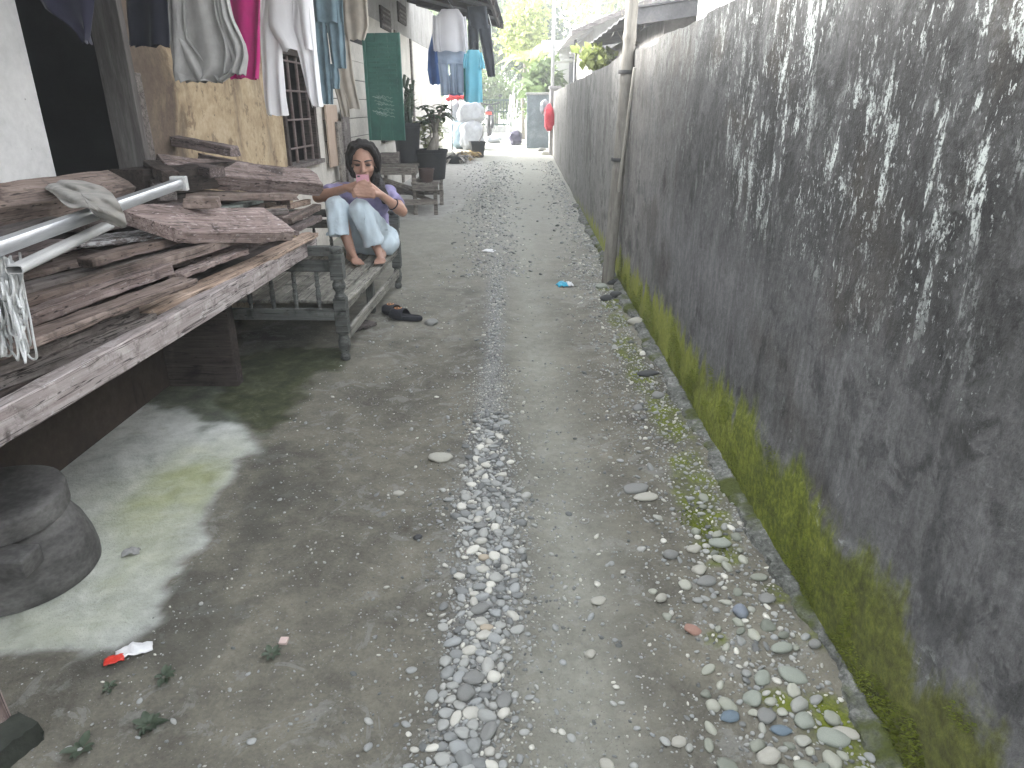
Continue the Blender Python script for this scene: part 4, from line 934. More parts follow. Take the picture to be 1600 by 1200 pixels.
# hidden bearers that carry the raised rows
for k, (x, y, z, L) in enumerate(((-1.60, 1.5, .86, .9), (-1.62, 2.5, .86, .9), (-1.50, 1.3, .78, 1.2), (-1.66, 3.0, .92, .55), (-1.45, 2.6, .78, .9), (-1.58, 3.05, .82, .6), (-1.62, 3.15, 1.04, .8))):
    tag(board('plank', V((x, y, z)), V((x+.02*k, y+L, z-.02)), .16, .12, MT['wdark'], None, 300+k), ['dark bearer timber low in the heap under the metal tubes', 'dark bearer timber under the thick back beam', 'dark bearer timber deep behind the front rows', 'dark bearer timber under the sloping pinkish beam', 'dark bearer timber in the gap behind the broad pale plank', 'dark bearer timber under the middle of the pinkish beam', 'dark bearer timber under the topmost short timber'][k], 'plank', 'old planks heaped on the platform')
# metal tubes
def tube_obj(px0, px1, z0, z1, w_, t_, m_, lab):
    A_, B_ = AZ(*px0, z0), AZ(*px1, z1); Mx = frame(A_, B_); L = (B_-A_).length
    root = empty('metal_tube', A_, lab, 'metal tube')
    mb = MB(); n = 14; pr = []
    for k in range(n):
        a = 2*math.pi*k/n; pr.append((w_/2*max(-.85, min(.85, math.cos(a)*1.1)), t_/2*max(-.85, min(.85, math.sin(a)*1.1))))
    vs_ = [(x, p[0], p[1]) for x in (0, L) for p in pr]+[(x, p[0]*.86, p[1]*.86) for x in (0, L) for p in pr]
    fs = []
    for k in range(n):
        j = (k+1) % n; fs += [(k, j, n+j, n+k), (2*n+k, 3*n+k, 3*n+j, 2*n+j), (k, 2*n+k, 2*n+j, j), (n+k, n+j, 3*n+j, 3*n+k)]
    mb.add(vs_, fs); o = link('tube', mb.mesh('tube'), MT[m_], root); o.matrix_basis = Matrix.Translation(-A_) @ Mx
    o.data.polygons.foreach_set('use_smooth', [True]*len(o.data.polygons)); o.data.set_sharp_from_angle(angle=R(50))
    return root
t1 = tube_obj((-120, 428), (279, 287), 1.02, 1.06, .040, .034, 'alu', 'thick shiny metal tube laid across the plank heap under the rag')
p1 = AZ(279, 287, 1.06); d1 = (p1-AZ(-120, 428, 1.02)).normalized()
bar('end_cap', p1-d1*.005, p1+d1*.018, .052, .046, MT['alu2'], t1)
tube_obj((22, 422), (168, 352), .985, 1.0, .040, .020, 'alu2', 'thinner flat pale metal bar below the thick tube')
# rag draped over the tubes
def rag():
    out = [(40,287),(62,283),(95,281),(132,283),(160,292),(176,303),(186,318),(196,338),(197,354),(190,357),(176,352),(158,344),(148,334),(142,326),(128,325),(110,327),(97,318),(86,306),(72,296)]
    ax = V((AZ(60, 290, 1.05)).xy.to_3d()); c = AZ(128, 306, 1.06); bm = bmesh.new(); rings = 9; n = 64
    # resample the outline
    P = [V((x, y, 0)) for x, y in out]; m = len(P); per = []
    for k in range(n):
        f_ = k/n*m; i = int(f_); per.append(P[i % m].lerp(P[(i+1) % m], f_-i))
    cen = V((128, 306, 0)); mb = MB(); rows = []
    for r_ in range(rings+1):
        for k in range(n):
            q = cen.lerp(per[k], r_/rings); z = 1.072-.008*(r_/rings)**3-.0006*max(0, 95-q.x)+.0045*math.sin((q.y*.9-q.x*.42)*.36+2.5*math.sin(q.x*.045)+q.x*.03)+.012*mnoise.noise(V(((q.y*.9-q.x*.42)*.11, (q.x*.9+q.y*.42)*.03, 2)))-.0016*max(0, q.y-325)
            rows.append(AZ(q.x+2.5*mnoise.noise(V((k*.4, r_*.7, 0))), q.y, z))
    fs = []
    for r_ in range(rings):
        for k in range(n):
            j = (k+1) % n; fs.append((r_*n+k, (r_+1)*n+k, (r_+1)*n+j, r_*n+j))
    mb.add(rows, fs); o = mb.build('rag', cloth('rag_cloth', (.25,.235,.21), .55), smooth='all')
    s = o.modifiers.new('t', 'SOLIDIFY'); s.thickness = .003; s2 = o.modifiers.new('s', 'SUBSURF'); s2.levels = 1; s2.render_levels = 1
    tag(o, 'crumpled grey rag draped over the metal tubes', 'rag')
rag()
# bundle of pale rope hanging over the platform's edge
def rope_bundle():
    mb = MB(); rr = random.Random(8)
    for k in range(190):
        xs = rr.uniform(-75, 8); xe = xs+rr.uniform(3, 26); yt = rr.uniform(396, 440); by = rr.uniform(470, 566) if k < 80 else rr.uniform(440, 500); z0 = .94+rr.uniform(0, .05); ph = rr.uniform(0, 6); sl = rr.uniform(18, 46); e_ = rr.uniform(.45, .9); pts = []
        for i in range(25):
            t_ = i/24; d_ = math.sin(math.pi*t_)**e_; py = yt+(by-yt)*d_+3*math.sin(5*t_+ph); px = xs+(xe-xs)*t_+sl*(py-398)/165+3.2*math.sin(8*t_+ph)+1.5*math.sin(17*t_+2*ph)
            pts.append(AZ(px, py, z0-.21*(py-398)/165+.010*math.sin(6*t_+ph)+(k % 7)*.004))
        mb.tube(pts, .0027, 6)
    tag(mb.build('rope_bundle', MT['rope'], smooth='all'), 'tangled bundle of pale rope hanging over the front of the plank heap', 'rope')
rope_bundle()
# ------------------------------------------------------------------ wooden daybed
BED = empty('daybed', (-1.3, 4.4, 0), 'worn grey wooden daybed with turned corner posts and slatted top that the girl sits on', 'daybed')
NF, FF = V((-.912, 3.575, 0)), V((-.872, 5.20, 0)); bd = (FF-NF).normalized(); bl_ = V((-bd.y, bd.x, 0)); BW = .84; SZ = .325
def post(p, h):
    pr = [(.020, 0), (.026, .012), (.027, .03), (.020, .042), (.024, .055), (.033, .085), (.033, .115), (.026, .14), (.022, .15), (.033, .158), (.033, .165)]
    mb = MB(); mb.lathe(pr, p, 16); mb.box((p.x-.033, p.y-.033, .165), (p.x+.033, p.y+.033, SZ+.03))
    k = (h-SZ-.03)
    up = [(.026, 0), (.033, .008), (.024, .02), (.022, .03), (.034, .055), (.036, .072), (.028, .09), (.026, .1)]
    mb.lathe(up, p+V((0, 0, SZ+.03)), 16)
    mb.box((p.x-.034, p.y-.034, SZ+.13), (p.x+.034, p.y+.034, h-.05)); mb.lathe([(.028, 0), (.034, .01), (.036, .02), (.034, .03), (.02, .036)], p+V((0, 0, h-.05)), 16)
    return mb.build('post', MT['bed'], BED, smooth=True, bevel=.003)
for (p, h) in ((NF, .64), (NF+bl_*BW, .64), (FF, .60), (FF+bl_*BW, .60)): post(p, h)
for (P0, h) in ((NF, .64), (FF, .60)):
    Q = P0+bl_*BW; o_ = lambda z: V((0, 0, z))
    board('top_rail', P0+bl_*.02+bd*-.022+o_(h-.012), Q+bd*-.022+o_(h-.012), .045, .05, MT['bed'], BED, 5, y0=-.045)
    bar('rail', P0+o_(h-.115), Q+o_(h-.115), .028, .06, MT['bed'], BED)
    bar('lower_rail', P0+o_(.262), Q+o_(.262), .028, .062, MT['bed'], BED)
    for k in range(6):
        q = P0+bl_*(.115+.123*k); z0, z1 = .29, h-.143; L = z1-z0
        mb = MB(); mb.lathe([(.010, 0), (.013, .02*L), (.009, .05*L), (.012, .18*L), (.0145, .42*L), (.010, .55*L), (.013, .60*L), (.0145, .64*L), (.010, .69*L), (.012, .85*L), (.009, .95*L), (.013, L)], q+o_(z0), 12); mb.build('spindle', MT['bed'], BED, smooth=True)
bar('side_rail', NF+bd*.03+V((0, 0, SZ-.035)), FF-bd*.03+V((0, 0, SZ-.035)), .03, .05, MT['slat'], BED)
bar('side_rail', NF+bl_*BW+bd*.03+V((0, 0, SZ-.035)), FF+bl_*BW-bd*.03+V((0, 0, SZ-.035)), .03, .05, MT['slat'], BED)
for k in range(11):
    a = NF+bl_*(-.025+.079*k)+bd*(.045 if 0 < k < 10 else .05)+V((0, 0, SZ+random.uniform(-.002, .002))); e = FF+bl_*(-.025+.079*k)-bd*.045+V((0, 0, SZ+random.uniform(-.002, .002)))
    board('slat', a, e, .073, .016, MT['slat'], BED, 400+k, wobble=.0015, chip=.004, bevel=.002)
for t_ in (.33, .66): a = NF+bd*1.64*t_+V((0, 0, SZ-.04)); bar('cross_bar', a, a+bl_*BW, .04, .045, MT['bed'], BED)
bar('stretcher', NF+V((.008, .03, .135)), FF+V((.008, -.03, .125)), .022, .055, MT['slat'], BED)
m_ = NF+bd*.95; bar('middle_leg', V((m_.x-.06, m_.y, 0)), V((m_.x-.06, m_.y, SZ-.06)), .05, .05, MT['bed'], BED, up=(0, 1, 0))
tag(board('plank', G(543, 524)+V((0,0,.02)), G(590, 508)+V((0,0,.02)), .10, .018, MT['wgrey'], None, 77, chip=.004), 'loose flat board lying on the ground under the daybed', 'plank')
# ------------------------------------------------------------------ round dark block at the lower left
g = G(14, 932); cx, cy = g.x-.03, g.y+.10
ST_ = empty('wooden_mortar', (cx, cy, 0), 'black weathered round wooden mortar with a thick disc top standing on the concrete', 'mortar')
mb = MB(); mb.lathe([(.202, 0), (.213, .015), (.214, .04), (.208, .085), (.192, .14), (.168, .185), (.152, .206)], (cx, cy, 0), 56)
mb.build('base', MT['stump'], ST_, smooth=True)
mb = MB(); mb.lathe([(.146, .206), (.176, .207), (.181, .211), (.183, .218), (.184, .262), (.181, .272), (.174, .276), (.150, .277), (.10, .275), (.06, .274), (.02, .273)], (cx-.005, cy, 0), 56, Matrix.Rotation(R(3), 3, 'X')); mb.v = [p+V((mnoise.noise(p*9)*.003, mnoise.noise(p*9+V((4, 0, 0)))*.003, mnoise.noise(p*8+V((0, 7, 0)))*.003)) for p in mb.v]; mb.build('disc_top', MT['stump'], ST_, smooth=True)
h0 = AY(18, 884, cy-.20); mb = MB(); mb.box((h0.x-.08, h0.y-.02, h0.z-.028), (h0.x+.045, h0.y+.06, h0.z+.028)); mb.build('side_lug', MT['stump'], ST_, bevel=.006)
# ------------------------------------------------------------------ sandals and litter
def sandal(px, py, rz, lab, tilt=0.0, dz=0.0):
    g = G(px, py); root = empty('sandal', (g.x, g.y, gh(g.x, g.y)+.004+dz), lab, 'sandal', 'sandals below the daybed'); Mx = Matrix.Translation(root.location) @ Matrix.Rotation(rz, 4, 'Z') @ Matrix.Rotation(tilt, 4, 'Y')
    def outl(k):
        o = []
        for i in range(28):
            a = 2*math.pi*i/28; x = .125*math.cos(a); w_ = .042+.008*math.cos(a+.2)-.007*math.exp(-((x+.01)/.04)**2); o.append((x*k, w_*math.sin(a)*k*1.05))
        return o
    mb = MB(); L = [(outl(.96), 0), (outl(1), .006), (outl(1), .02), (outl(.95), .027), (outl(.88), .023)]; vs_ = [Mx @ V((x, y, z+.006*(x/.125)**2)) for (o, z) in L for (x, y) in o]; fs = []
    for r_ in range(4):
        for i in range(28): fs.append((r_*28+i, r_*28+(i+1) % 28, (r_+1)*28+(i+1) % 28, (r_+1)*28+i))
    fs += [tuple(range(27, -1, -1)), tuple(4*28+i for i in range(28))]; mb.add(vs_, fs); mb.build('sole', MT['rubber'], root, smooth=True)
    mb = MB(); n = 14; vs_ = []
    for x in np.linspace(-.005, .088, 8):
        for i in range(n+1):
            a = math.pi*i/n; k = 1-.10*((x-.04)/.05)**2; vs_.append(Mx @ V((x+.012*math.sin(a), -.051*k*math.cos(a), .020+.05*k*math.sin(a)**.8-.15*max(0, x-.05)*math.sin(a))))
    fs = [(r_*(n+1)+i, r_*(n+1)+i+1, (r_+1)*(n+1)+i+1, (r_+1)*(n+1)+i) for r_ in range(7) for i in range(n)]
    mb.add(vs_, fs); st = mb.build('strap', MT['rubber'], root, smooth='all'); s = st.modifiers.new('t', 'SOLIDIFY'); s.thickness = .004; s.offset = -1
    mb = MB()                                       # printed mark: rounded ring with a bar
    def sp(u, v_): a = math.pi/2+v_; return Mx @ V((.04+u+.012*math.sin(a), -.0525*math.cos(a), .0225+.0495*math.sin(a)**.8-.15*max(0, u-.01)*math.sin(a)))
    mb.tube([sp(.022*math.cos(a), .42*math.sin(a)) for a in [2*math.pi*i/18 for i in range(18)]], .0032, 6, closed=True); mb.tube([sp(.012, -.2), sp(-.002, .0), sp(-.012, .25)], .003, 6)
    mb.build('logo', MT['orange'], st)
sandal(620, 491, 2.55, 'dark rubber sandal with an orange strap mark, lying flat left of a round stone', 0, .0)
sandal(634, 499, 2.75, 'dark rubber sandal half tucked under the other one, nearer the round stone', 0, .0)
def crumple(name, px, py, L, W, Hh, rz, mat, lab, cat, seed, parent=None, z0=0.0, ofs=(0, 0)):
    g = G(px, py); mb = MB(); nx, ny = 15, 11; vs_ = []
    c_, s_ = math.cos(rz), math.sin(rz)
    for j in range(ny):
        for i in range(nx):
            u, v_ = i/(nx-1)*2-1, j/(ny-1)*2-1; k = (1-.25*u*u) ; x = L/2*u+ofs[0]; y = W/2*v_*k+ofs[1]
            z = Hh*(max(0, 1-(u*u+v_*v_)*.6))+.5*Hh*mnoise.noise(V((u*2.2+seed, v_*2.2, seed*.3)))*1.2+.3*Hh*mnoise.noise(V((u*6+seed, v_*6, 1)))
            vs_.append(V((g.x+x*c_-y*s_, g.y+x*s_+y*c_, gh(g.x, g.y)+.004+z0+max(0, z))))
    fs = [(j*nx+i, j*nx+i+1, (j+1)*nx+i+1, (j+1)*nx+i) for j in range(ny-1) for i in range(nx-1)]
    mb.add(vs_, fs); o = mb.build(name, mat, parent, smooth='all'); s = o.modifiers.new('t', 'SOLIDIFY'); s.thickness = .0012
    if parent is None: tag(o, lab, cat)
    return o
g = G(205, 1025); wr = empty('wrapper', g, 'crumpled snack wrapper, white with a red end, on the dark dirt at lower left', 'wrapper')
crumple('wrapper_body', 211, 1021, .085, .042, .016, .45, MT['whitew'], '', '', 2, wr); crumple('red_end', 180, 1036, .046, .034, .008, .45, MT['redw'], '', '', 5, wr, .004)
g = G(883, 446); wb = empty('wrapper', g, 'crumpled sky blue and white plastic wrapper on the wheel track before the bamboo pole', 'wrapper')
crumple('blue_part', 878, 447, .085, .10, .03, .3, MT['bluew'], '', '', 9, wb); crumple('white_part', 889, 446, .055, .09, .026, .3, MT['whitew'], '', '', 4, wb)
crumple('scrap', 764, 394, .12, .10, .014, -.4, MT['whitew'], 'flat white plastic scrap on the lane near the daybed end', 'scrap', 3)
crumple('scrap', 206, 868, .05, .035, .016, .3, MT['conc'], 'small crumpled grey scrap on the mossy concrete', 'scrap', 8)
mb = MB(); g = G(913, 813); mb.tube([(g.x+.016*math.cos(a), g.y+.014*math.sin(a), gh(g.x, g.y)+.004) for a in [2*math.pi*i/20 for i in range(20)]], .0016, 6, closed=True); tag(mb.build('rubber_band', MT['conc'], smooth='all'), 'thin grey rubber ring lying in the wheel track', 'rubber ring')
g = G(443, 999); mb = MB(); mb.box((g.x-.011, g.y-.012, gh(g.x, g.y)), (g.x+.011, g.y+.012, gh(g.x, g.y)+.008)); tag(mb.build('tile_chip', one('pink_chip', (.55,.42,.38), (.62,.5,.46)), bevel=.002), 'tiny square pinkish chip on the dirt beside a weed', 'chip')
# weeds
MT['leafw'] = leaf('leaf_weed', (.055,.075,.05), (.115,.145,.10), .2)
def weed(px, py, r, n, seed, lab, mat='leafw'):
    g = G(px, py); g.z = gh(g.x, g.y); root = empty('weed', g, lab, 'weed', 'small weeds in the dirt'); rr = random.Random(seed); mb = MB()
    for k in range(n):
        a = 2*math.pi*k/n+rr.uniform(-.3, .3); L = r*rr.uniform(.55, 1.1); w_ = L*.24; el = rr.uniform(.1, .7); d = V((math.cos(a)*math.cos(el), math.sin(a)*math.cos(el), math.sin(el))); s_ = V((-math.sin(a), math.cos(a), 0)); p0 = g+d*L*.15
        vs_ = [p0]; 
        for i in range(1, 6):
            t_ = i/6; ww = w_*math.sin(math.pi*t_**.75); c = p0+d*L*t_-V((0, 0, L*.5*t_*t_*math.sin(el))); vs_ += [c+s_*ww+V((0, 0, .003)), c-V((0, 0, .001)), c-s_*ww+V((0, 0, .003))]
        vs_.append(p0+d*L-V((0, 0, L*.5*math.sin(el)))); fs = [(0, 1, 2), (0, 2, 3)]
        for i in range(4): b_ = 1+3*i; fs += [(b_, b_+3, b_+4, b_+1), (b_+1, b_+4, b_+5, b_+2)]
        fs += [(13, 16, 14), (14, 16, 15)]; mb.add(vs_, fs)
    mb.build('leaf_rosette', MT[mat], root, smooth='all')
weed(256, 1060, .034, 9, 1, 'low weed rosette just right of the red and white wrapper'); weed(232, 1132, .036, 16, 2, 'bushy little weed at the lower left, below the wrapper'); weed(424, 1022, .030, 8, 3, 'lone weed beside the pinkish chip'); weed(128, 1172, .042, 9, 4, 'weed at the lower left corner beside the dark offcut')
weed(172, 1078, .022, 8, 5, 'tiny weed between the wrapper and the pinkish leg')
MT['stickp'] = mk('pale_stick', [(.30,.29,.25), (.42,.40,.35)], 8)
# ------------------------------------------------------------------ bamboo pole leaning on the wall
g = G(948, 446); pe = AX(992, -60, .80); P0 = V((g.x, g.y, g.z-.05)); d = pe-P0; L = d.length; POLE = empty('bamboo_pole', g, 'tall thick bamboo pole leaning against the dark wall', 'pole')
pts = []; rads = []
nod = [.0, .13, .27, .41, .55, .68, .80, .92, 1.06, 1.2]
for i in range(121):
    t_ = 1.12*i/120; pts.append(P0+d*t_+V((.012*math.sin(t_*3), 0, 0))); q = min(abs(t_-n_) for n_ in nod); rads.append((.047-.006*t_)*(1+.10*math.exp(-(q/.010)**2)-.04*math.exp(-((q-.02)/.01)**2)))
MB().tube(pts, rads, 18).build('culm', MT['bambo'], POLE, smooth='all')
for tt in (.44, .70):
    c = P0+d*tt; mb = MB(); ax = d.normalized(); u_ = ax.orthogonal().normalized(); w_ = ax.cross(u_)
    for k in range(3): mb.tube([c+ax*.008*k+(u_*math.cos(a)+w_*math.sin(a))*.047 for a in [2*math.pi*i/20 for i in range(20)]], .004, 6, closed=True)
    mb.build('wire_tie', MT['wire'], POLE)
a0, a1 = AX(966, 300, .775), AX(985, 155, .785); mb = MB(); mb.tube([a0-(a1-a0)*.9, a0, a1, a1+(a1-a0)*.3], [.012, .012, .011, .010], 8); tag(mb.build('thin_stick', MT['stickp'], smooth='all'), 'thin pale stick standing between the bamboo pole and the wall', 'stick')
# ------------------------------------------------------------------ the girl sitting on the daybed
GIRL = empty('person', (-.98, 4.9, SZ), 'girl in lavender t-shirt and pale blue trousers sitting knees up, smiling at a phone', 'person')
hipR, hipL = V((-1.10, 4.93, .415)), V((-.905, 4.90, .42))
kneeR, kneeL = AY(526, 322, 4.64), AY(563, 326, 4.60)
ankR, ankL = V((-1.068, 4.585, SZ+.075)), AY(590, 386, 4.66)
ankL.z = SZ+.075
toeR, toeL = AZ(560, 411, SZ+.022), AZ(593, 411, SZ+.02); heelR = V((-1.085, 4.62, SZ+.035)); heelL = V((ankL.x+.02, ankL.y+.05, SZ+.034))
pel = V((-1.0, 4.97, .43)); chest = V((-1.015, 4.985, .68)); neck = AY(569, 290, 4.93); head = AY(568, 254, 4.86)
shR, shL = AY(531, 297, 4.94), AY(606, 301, 4.92)
elR, elL = AY(497, 308, 4.74), AY(628, 330, 4.74)
wrR, wrL = AY(541, 294, 4.60), AY(595, 304, 4.60)
hdR, hdL = AY(560, 288, 4.565), AY(579, 292, 4.565)
ph_c = AY(567, 287, 4.535)
# head frame: looks down at the phone
fw = (ph_c+V((0, 0, .03))-head).normalized(); fw = (fw*.55+V((.12, -1, -.10)).normalized()*.45).normalized(); rt = fw.cross(V((0, 0, 1))).normalized(); upv = rt.cross(fw)
HM3 = Matrix((( rt.x, fw.x, upv.x), (rt.y, fw.y, upv.y), (rt.z, fw.z, upv.z)))   # local x right(of camera view: girl's left), y forward, z up
hp = lambda x, y, z: head+HM3 @ V((x, y, z))*1.01
body = MB()
body.cap(pel+V((0, 0, -.01)), chest, .105, .115); body.cap(chest+V((-.045, 0, .0)), chest+V((.045, 0, .02)), .10, .10)
body.cap(shR, shL, .05, .05); body.cap(chest, neck+V((0, 0, -.03)), .09, .055); body.cap(neck+V((0, .01, -.05)), head+V((0, .02, -.02)), .046, .046)
for (h_, k_, a_, he, to) in ((hipR, kneeR, ankR, heelR, toeR), (hipL, kneeL, ankL, heelL, toeL)):
    body.cap(h_, k_, .082, .054); body.cap(k_, ankL.lerp(a_, 1) if 0 else a_, .050, .030); body.cap(k_.lerp(a_, .25)+V((0, .015, 0)), k_.lerp(a_, .6)+V((0, .01, 0)), .048, .038)
    body.cap(a_, he, .030, .028); f_ = (to-he); fl = f_.length; f_.normalize(); s_ = V((-f_.y, f_.x, 0)); ball = he+f_*fl*.72
    body.cap(he, ball, .028, .024); body.cap(ball-s_*.016, ball+s_*.016, .020, .020); body.cap(a_+f_*.01, ball+V((0, 0, .008)), .028, .018)
    for i, (o_, ln, r_) in enumerate(((-.030, .044, .0115), (-.014, .046, .0085), (0, .042, .0082), (.014, .036, .008), (.027, .028, .0078))):
        sg = 1 if h_ is hipL else -1
        q = ball+s_*o_*sg+f_*.008; body.cap(q+V((0, 0, -.002)), q+f_*ln+V((0, 0, -.006)), r_, r_*.85, 10)
for (s, e, w_, h_) in ((shR, elR, wrR, hdR), (shL, elL, wrL, hdL)):
    body.cap(s, e, .050, .038); body.cap(e, w_, .038, .024); body.cap(e.lerp(w_, .15), e.lerp(w_, .4), .041, .036)
    body.cap(w_, h_, .022, .026)
# head: skull, jaw, cheeks, nose, chin, ears
body.ell(hp(0, -.012, .028), (.080*1.01, .098*1.01, .098*1.01), HM3, 24, 16); body.ell(hp(0, .022, -.022), (.066*1.01, .072*1.01, .088*1.01), HM3, 24, 16); body.ell(hp(0, .045, -.082), (.030*1.01, .028*1.01, .024*1.01), HM3)
for sx in (-1, 1):
    body.ell(hp(.038*sx, .058, -.028), (.030, .026, .028), HM3); body.ell(hp(.082*sx, -.012, -.012), (.010, .02, .032), HM3)
    body.ell(hp(.034*sx, .080, .028), (.026, .014, .010), HM3)
body.cap(hp(0, .090, .012), hp(0, .112, -.028), .010, .015, 12); body.ell(hp(.014, .098, -.032), (.010, .010, .008), HM3); body.ell(hp(-.014, .098, -.032), (.010, .010, .008), HM3)
body.cap(hp(-.022, .086, -.058), hp(.022, .086, -.058), .012, .012, 10)
def hand(wr, palm_c, fing_dir, out, nrm, sgn):
    """palm plus four curled fingers and a thumb closing on the phone"""
    fd, ot, nm = fing_dir.normalized(), out.normalized(), nrm.normalized()
    body.cap(palm_c-ot*.020-fd*.02, palm_c-ot*.018+fd*.024, .014, .013, 10); body.cap(palm_c-fd*.022, palm_c+fd*.028, .015, .013, 10); body.cap(palm_c+ot*.020-fd*.018, palm_c+ot*.02+fd*.022, .014, .012, 10)
    for i, (o_, ln) in enumerate(((-.030, .062), (-.011, .072), (.009, .068), (.028, .054))):
        k0 = palm_c+ot*o_+fd*.028; k1 = k0+(fd*.8+nm*.35)*ln*.42; k2 = k1+(fd*.45+nm*.9).normalized()*ln*.32; k3 = k2+(nm*.9-fd*.35).normalized()*ln*.28
        body.cap(k0, k1, .0100, .0092, 10); body.cap(k1, k2, .0092, .0085, 10); body.cap(k2, k3, .0085, .0072, 10)
    t0 = palm_c-ot*.026-fd*.012; t1 = t0-ot*.022+fd*.022+nm*.012; t2 = t1+fd*.026+nm*.014-ot*.002; body.cap(t0, t1, .0125, .0105, 10); body.cap(t1, t2, .0105, .0085, 10)
# phone frame
tov = (head-ph_c).normalized(); pn = (V((0, -1, .12))).normalized()      # back of the phone faces the camera
px_ = V((1, .05, 0)).normalized(); pz = px_.cross(-pn).normalized()*1.0
if pz.z < 0: pz = -pz
PW, PH, PT = .080, .145, .009
low = ph_c-pz*.034
hand(wrR, low-px_*.042+V((0, -.006, -.012)), (px_*.75+pz*.35), -pz, V((0, .25, 0))+px_*.6+pn*.35, 1)
hand(wrL, low+px_*.046+V((0, -.008, -.022)), (-px_*.9+pz*.15), -pz, V((0, .2, 0))-px_*.4+pn*.3, -1)
body.cap(wrR, low-px_*.05+V((0, -.004, -.016)), .021, .019); body.cap(wrL, low+px_*.06+V((0, -.006, -.026)), .021, .019)
body_o = blob_obj(body, 'body', MT['skin'], GIRL, .0046, 5, .5)
# face
def fpatch(name, pts, r, mat): mb = MB(); mb.tube(pts, r, 8); return mb.build(name, mat, GIRL, smooth='all')
for sx in (-1, 1):
    e = MB(); e.ell(hp(.034*sx, .0865, .002), (.0165, .0085, .0042), HM3); e.build('eye', MT['eyew'], GIRL, smooth='all')
    fpatch('eyelid', [hp((.034+.021*u)*sx, .0915-.006*abs(u), .0125-.006*u*u) for u in (-1, -.5, 0, .5, 1)], [.0016, .0026, .003, .0026, .0016], MT['hair'])
    fpatch('eyebrow', [hp((.036+.024*u)*sx, .090-.010*max(0, u), .034-.005*u*u+.003*u) for u in (-1, -.5, 0, .5, 1)], [.003, .0052, .0052, .0045, .002], MT['hair'])
fpatch('mouth', [hp(.030*u, .0995-.012*u*u, -.060+.008*u*u) for u in (-1, -.5, 0, .5, 1)], [.003, .006, .007, .006, .003], MT['lips'])
# hair: swept from a side parting, long tail over her left shoulder
hr = MB()
hr.ell(hp(0, -.035, .045), (.093, .106, .096), HM3, 24, 16)
for sx in (-1, 1):
    q = [hp(.012, .055, .128), hp(.052*sx, .062, .112), hp(.083*sx, .052, .066), hp(.093*sx, .026, .010), hp(.092*sx, .004, -.040), hp(.080*sx, -.02, -.078)]
    rr_ = [.015, .019, .018, .016, .014, .010]
    for i in range(5): hr.cap(q[i], q[i+1], rr_[i], rr_[i+1])
    q2 = [hp(.012, .03, .135), hp(.06*sx, .03, .115), hp(.090*sx, .0, .05), hp(.092*sx, -.03, -.03), hp(.07*sx, -.05, -.09)]
    for i in range(4): hr.cap(q2[i], q2[i+1], .026, .026)
hr.cap(hp(0, -.09, 0), hp(0, -.07, -.12), .07, .05); hr.cap(hp(-.06, -.045, -.09), hp(-.085, .0, -.13), .042, .040)
tail = [hp(-.085, .0, -.13), AY(594, 297, 4.80), AY(599, 305, 4.775), AY(601, 315, 4.785)]
for i, (r0, r1) in enumerate(((.040, .040), (.040, .034), (.034, .018))): hr.cap(tail[i], tail[i+1], r0, r1)
blob_obj(hr, 'hair', MT['hair'], GIRL, .006, 4, .5, (.006, (60, 60, 7)))
# lavender t-shirt
SHIRT = cloth('lavender_jersey', (.30,.27,.45), .72)
ts = MB(); ts.cap(pel+V((0, .0, .0)), chest, .128, .132); ts.cap(chest+V((-.05, -.02, -.02)), chest+V((.05, -.02, 0)), .116, .116)
ts.cap(shR+V((.02, 0, -.01)), shL+V((-.02, 0, -.01)), .062, .062); ts.cap(chest, neck+V((0, .005, -.055)), .10, .066)
for s, e in ((shR, elR), (shL, elL)):
    ts.cap(s, s.lerp(e, .35), .055, .055); ts.cap(s.lerp(e, .1), s.lerp(e, .66), .055, .060, 18, flat=True)
blob_obj(ts, 'tshirt', SHIRT, GIRL, .007, 5, .5, (.014, (18, 18, 26)))
# pale blue trousers with wide hems
TR = cloth('pale_blue_cotton', (.56,.66,.73), .86)
tr = MB(); tr.cap(hipR+V((.02, .02, 0)), hipL+V((-.0, .0, 0)), .105, .112); tr.cap(hipL, hipL+V((.02, -.05, -.01)), .10, .09)
for (h_, k_, a_, px0, px1) in ((hipR, kneeR, ankR, (512, 364), (546, 374)), (hipL, kneeL, ankL, (566, 378), (602, 378))):
    tr.cap(h_, k_, .098, .068)
    hem = AY((px0[0]+px1[0])/2, (px0[1]+px1[1])/2, a_.y-.005); d_ = (hem-k_); mid = k_.lerp(hem, .5)+V((0, -.012, 0)); hw = (AY(*px1, a_.y)-AY(*px0, a_.y)).length/2
    tr.cap(k_, mid, .068, .070); tr.cap(mid-d_*.1, hem, .069, hw, 20, flat=True)
blob_obj(tr, 'trousers', TR, GIRL, .006, 4, .5, (.017, (20, 20, 7)))
b = MB(); c = elL.lerp(wrL, .42); ax = (wrL-elL).normalized(); u_ = ax.orthogonal().normalized(); w_ = ax.cross(u_)
b.tube([c+(u_*math.cos(a)+w_*math.sin(a))*.0375 for a in [2*math.pi*i/24 for i in range(24)]], .0042, 8, closed=True); b.build('bracelet', MT['rubber'], GIRL, smooth='all')
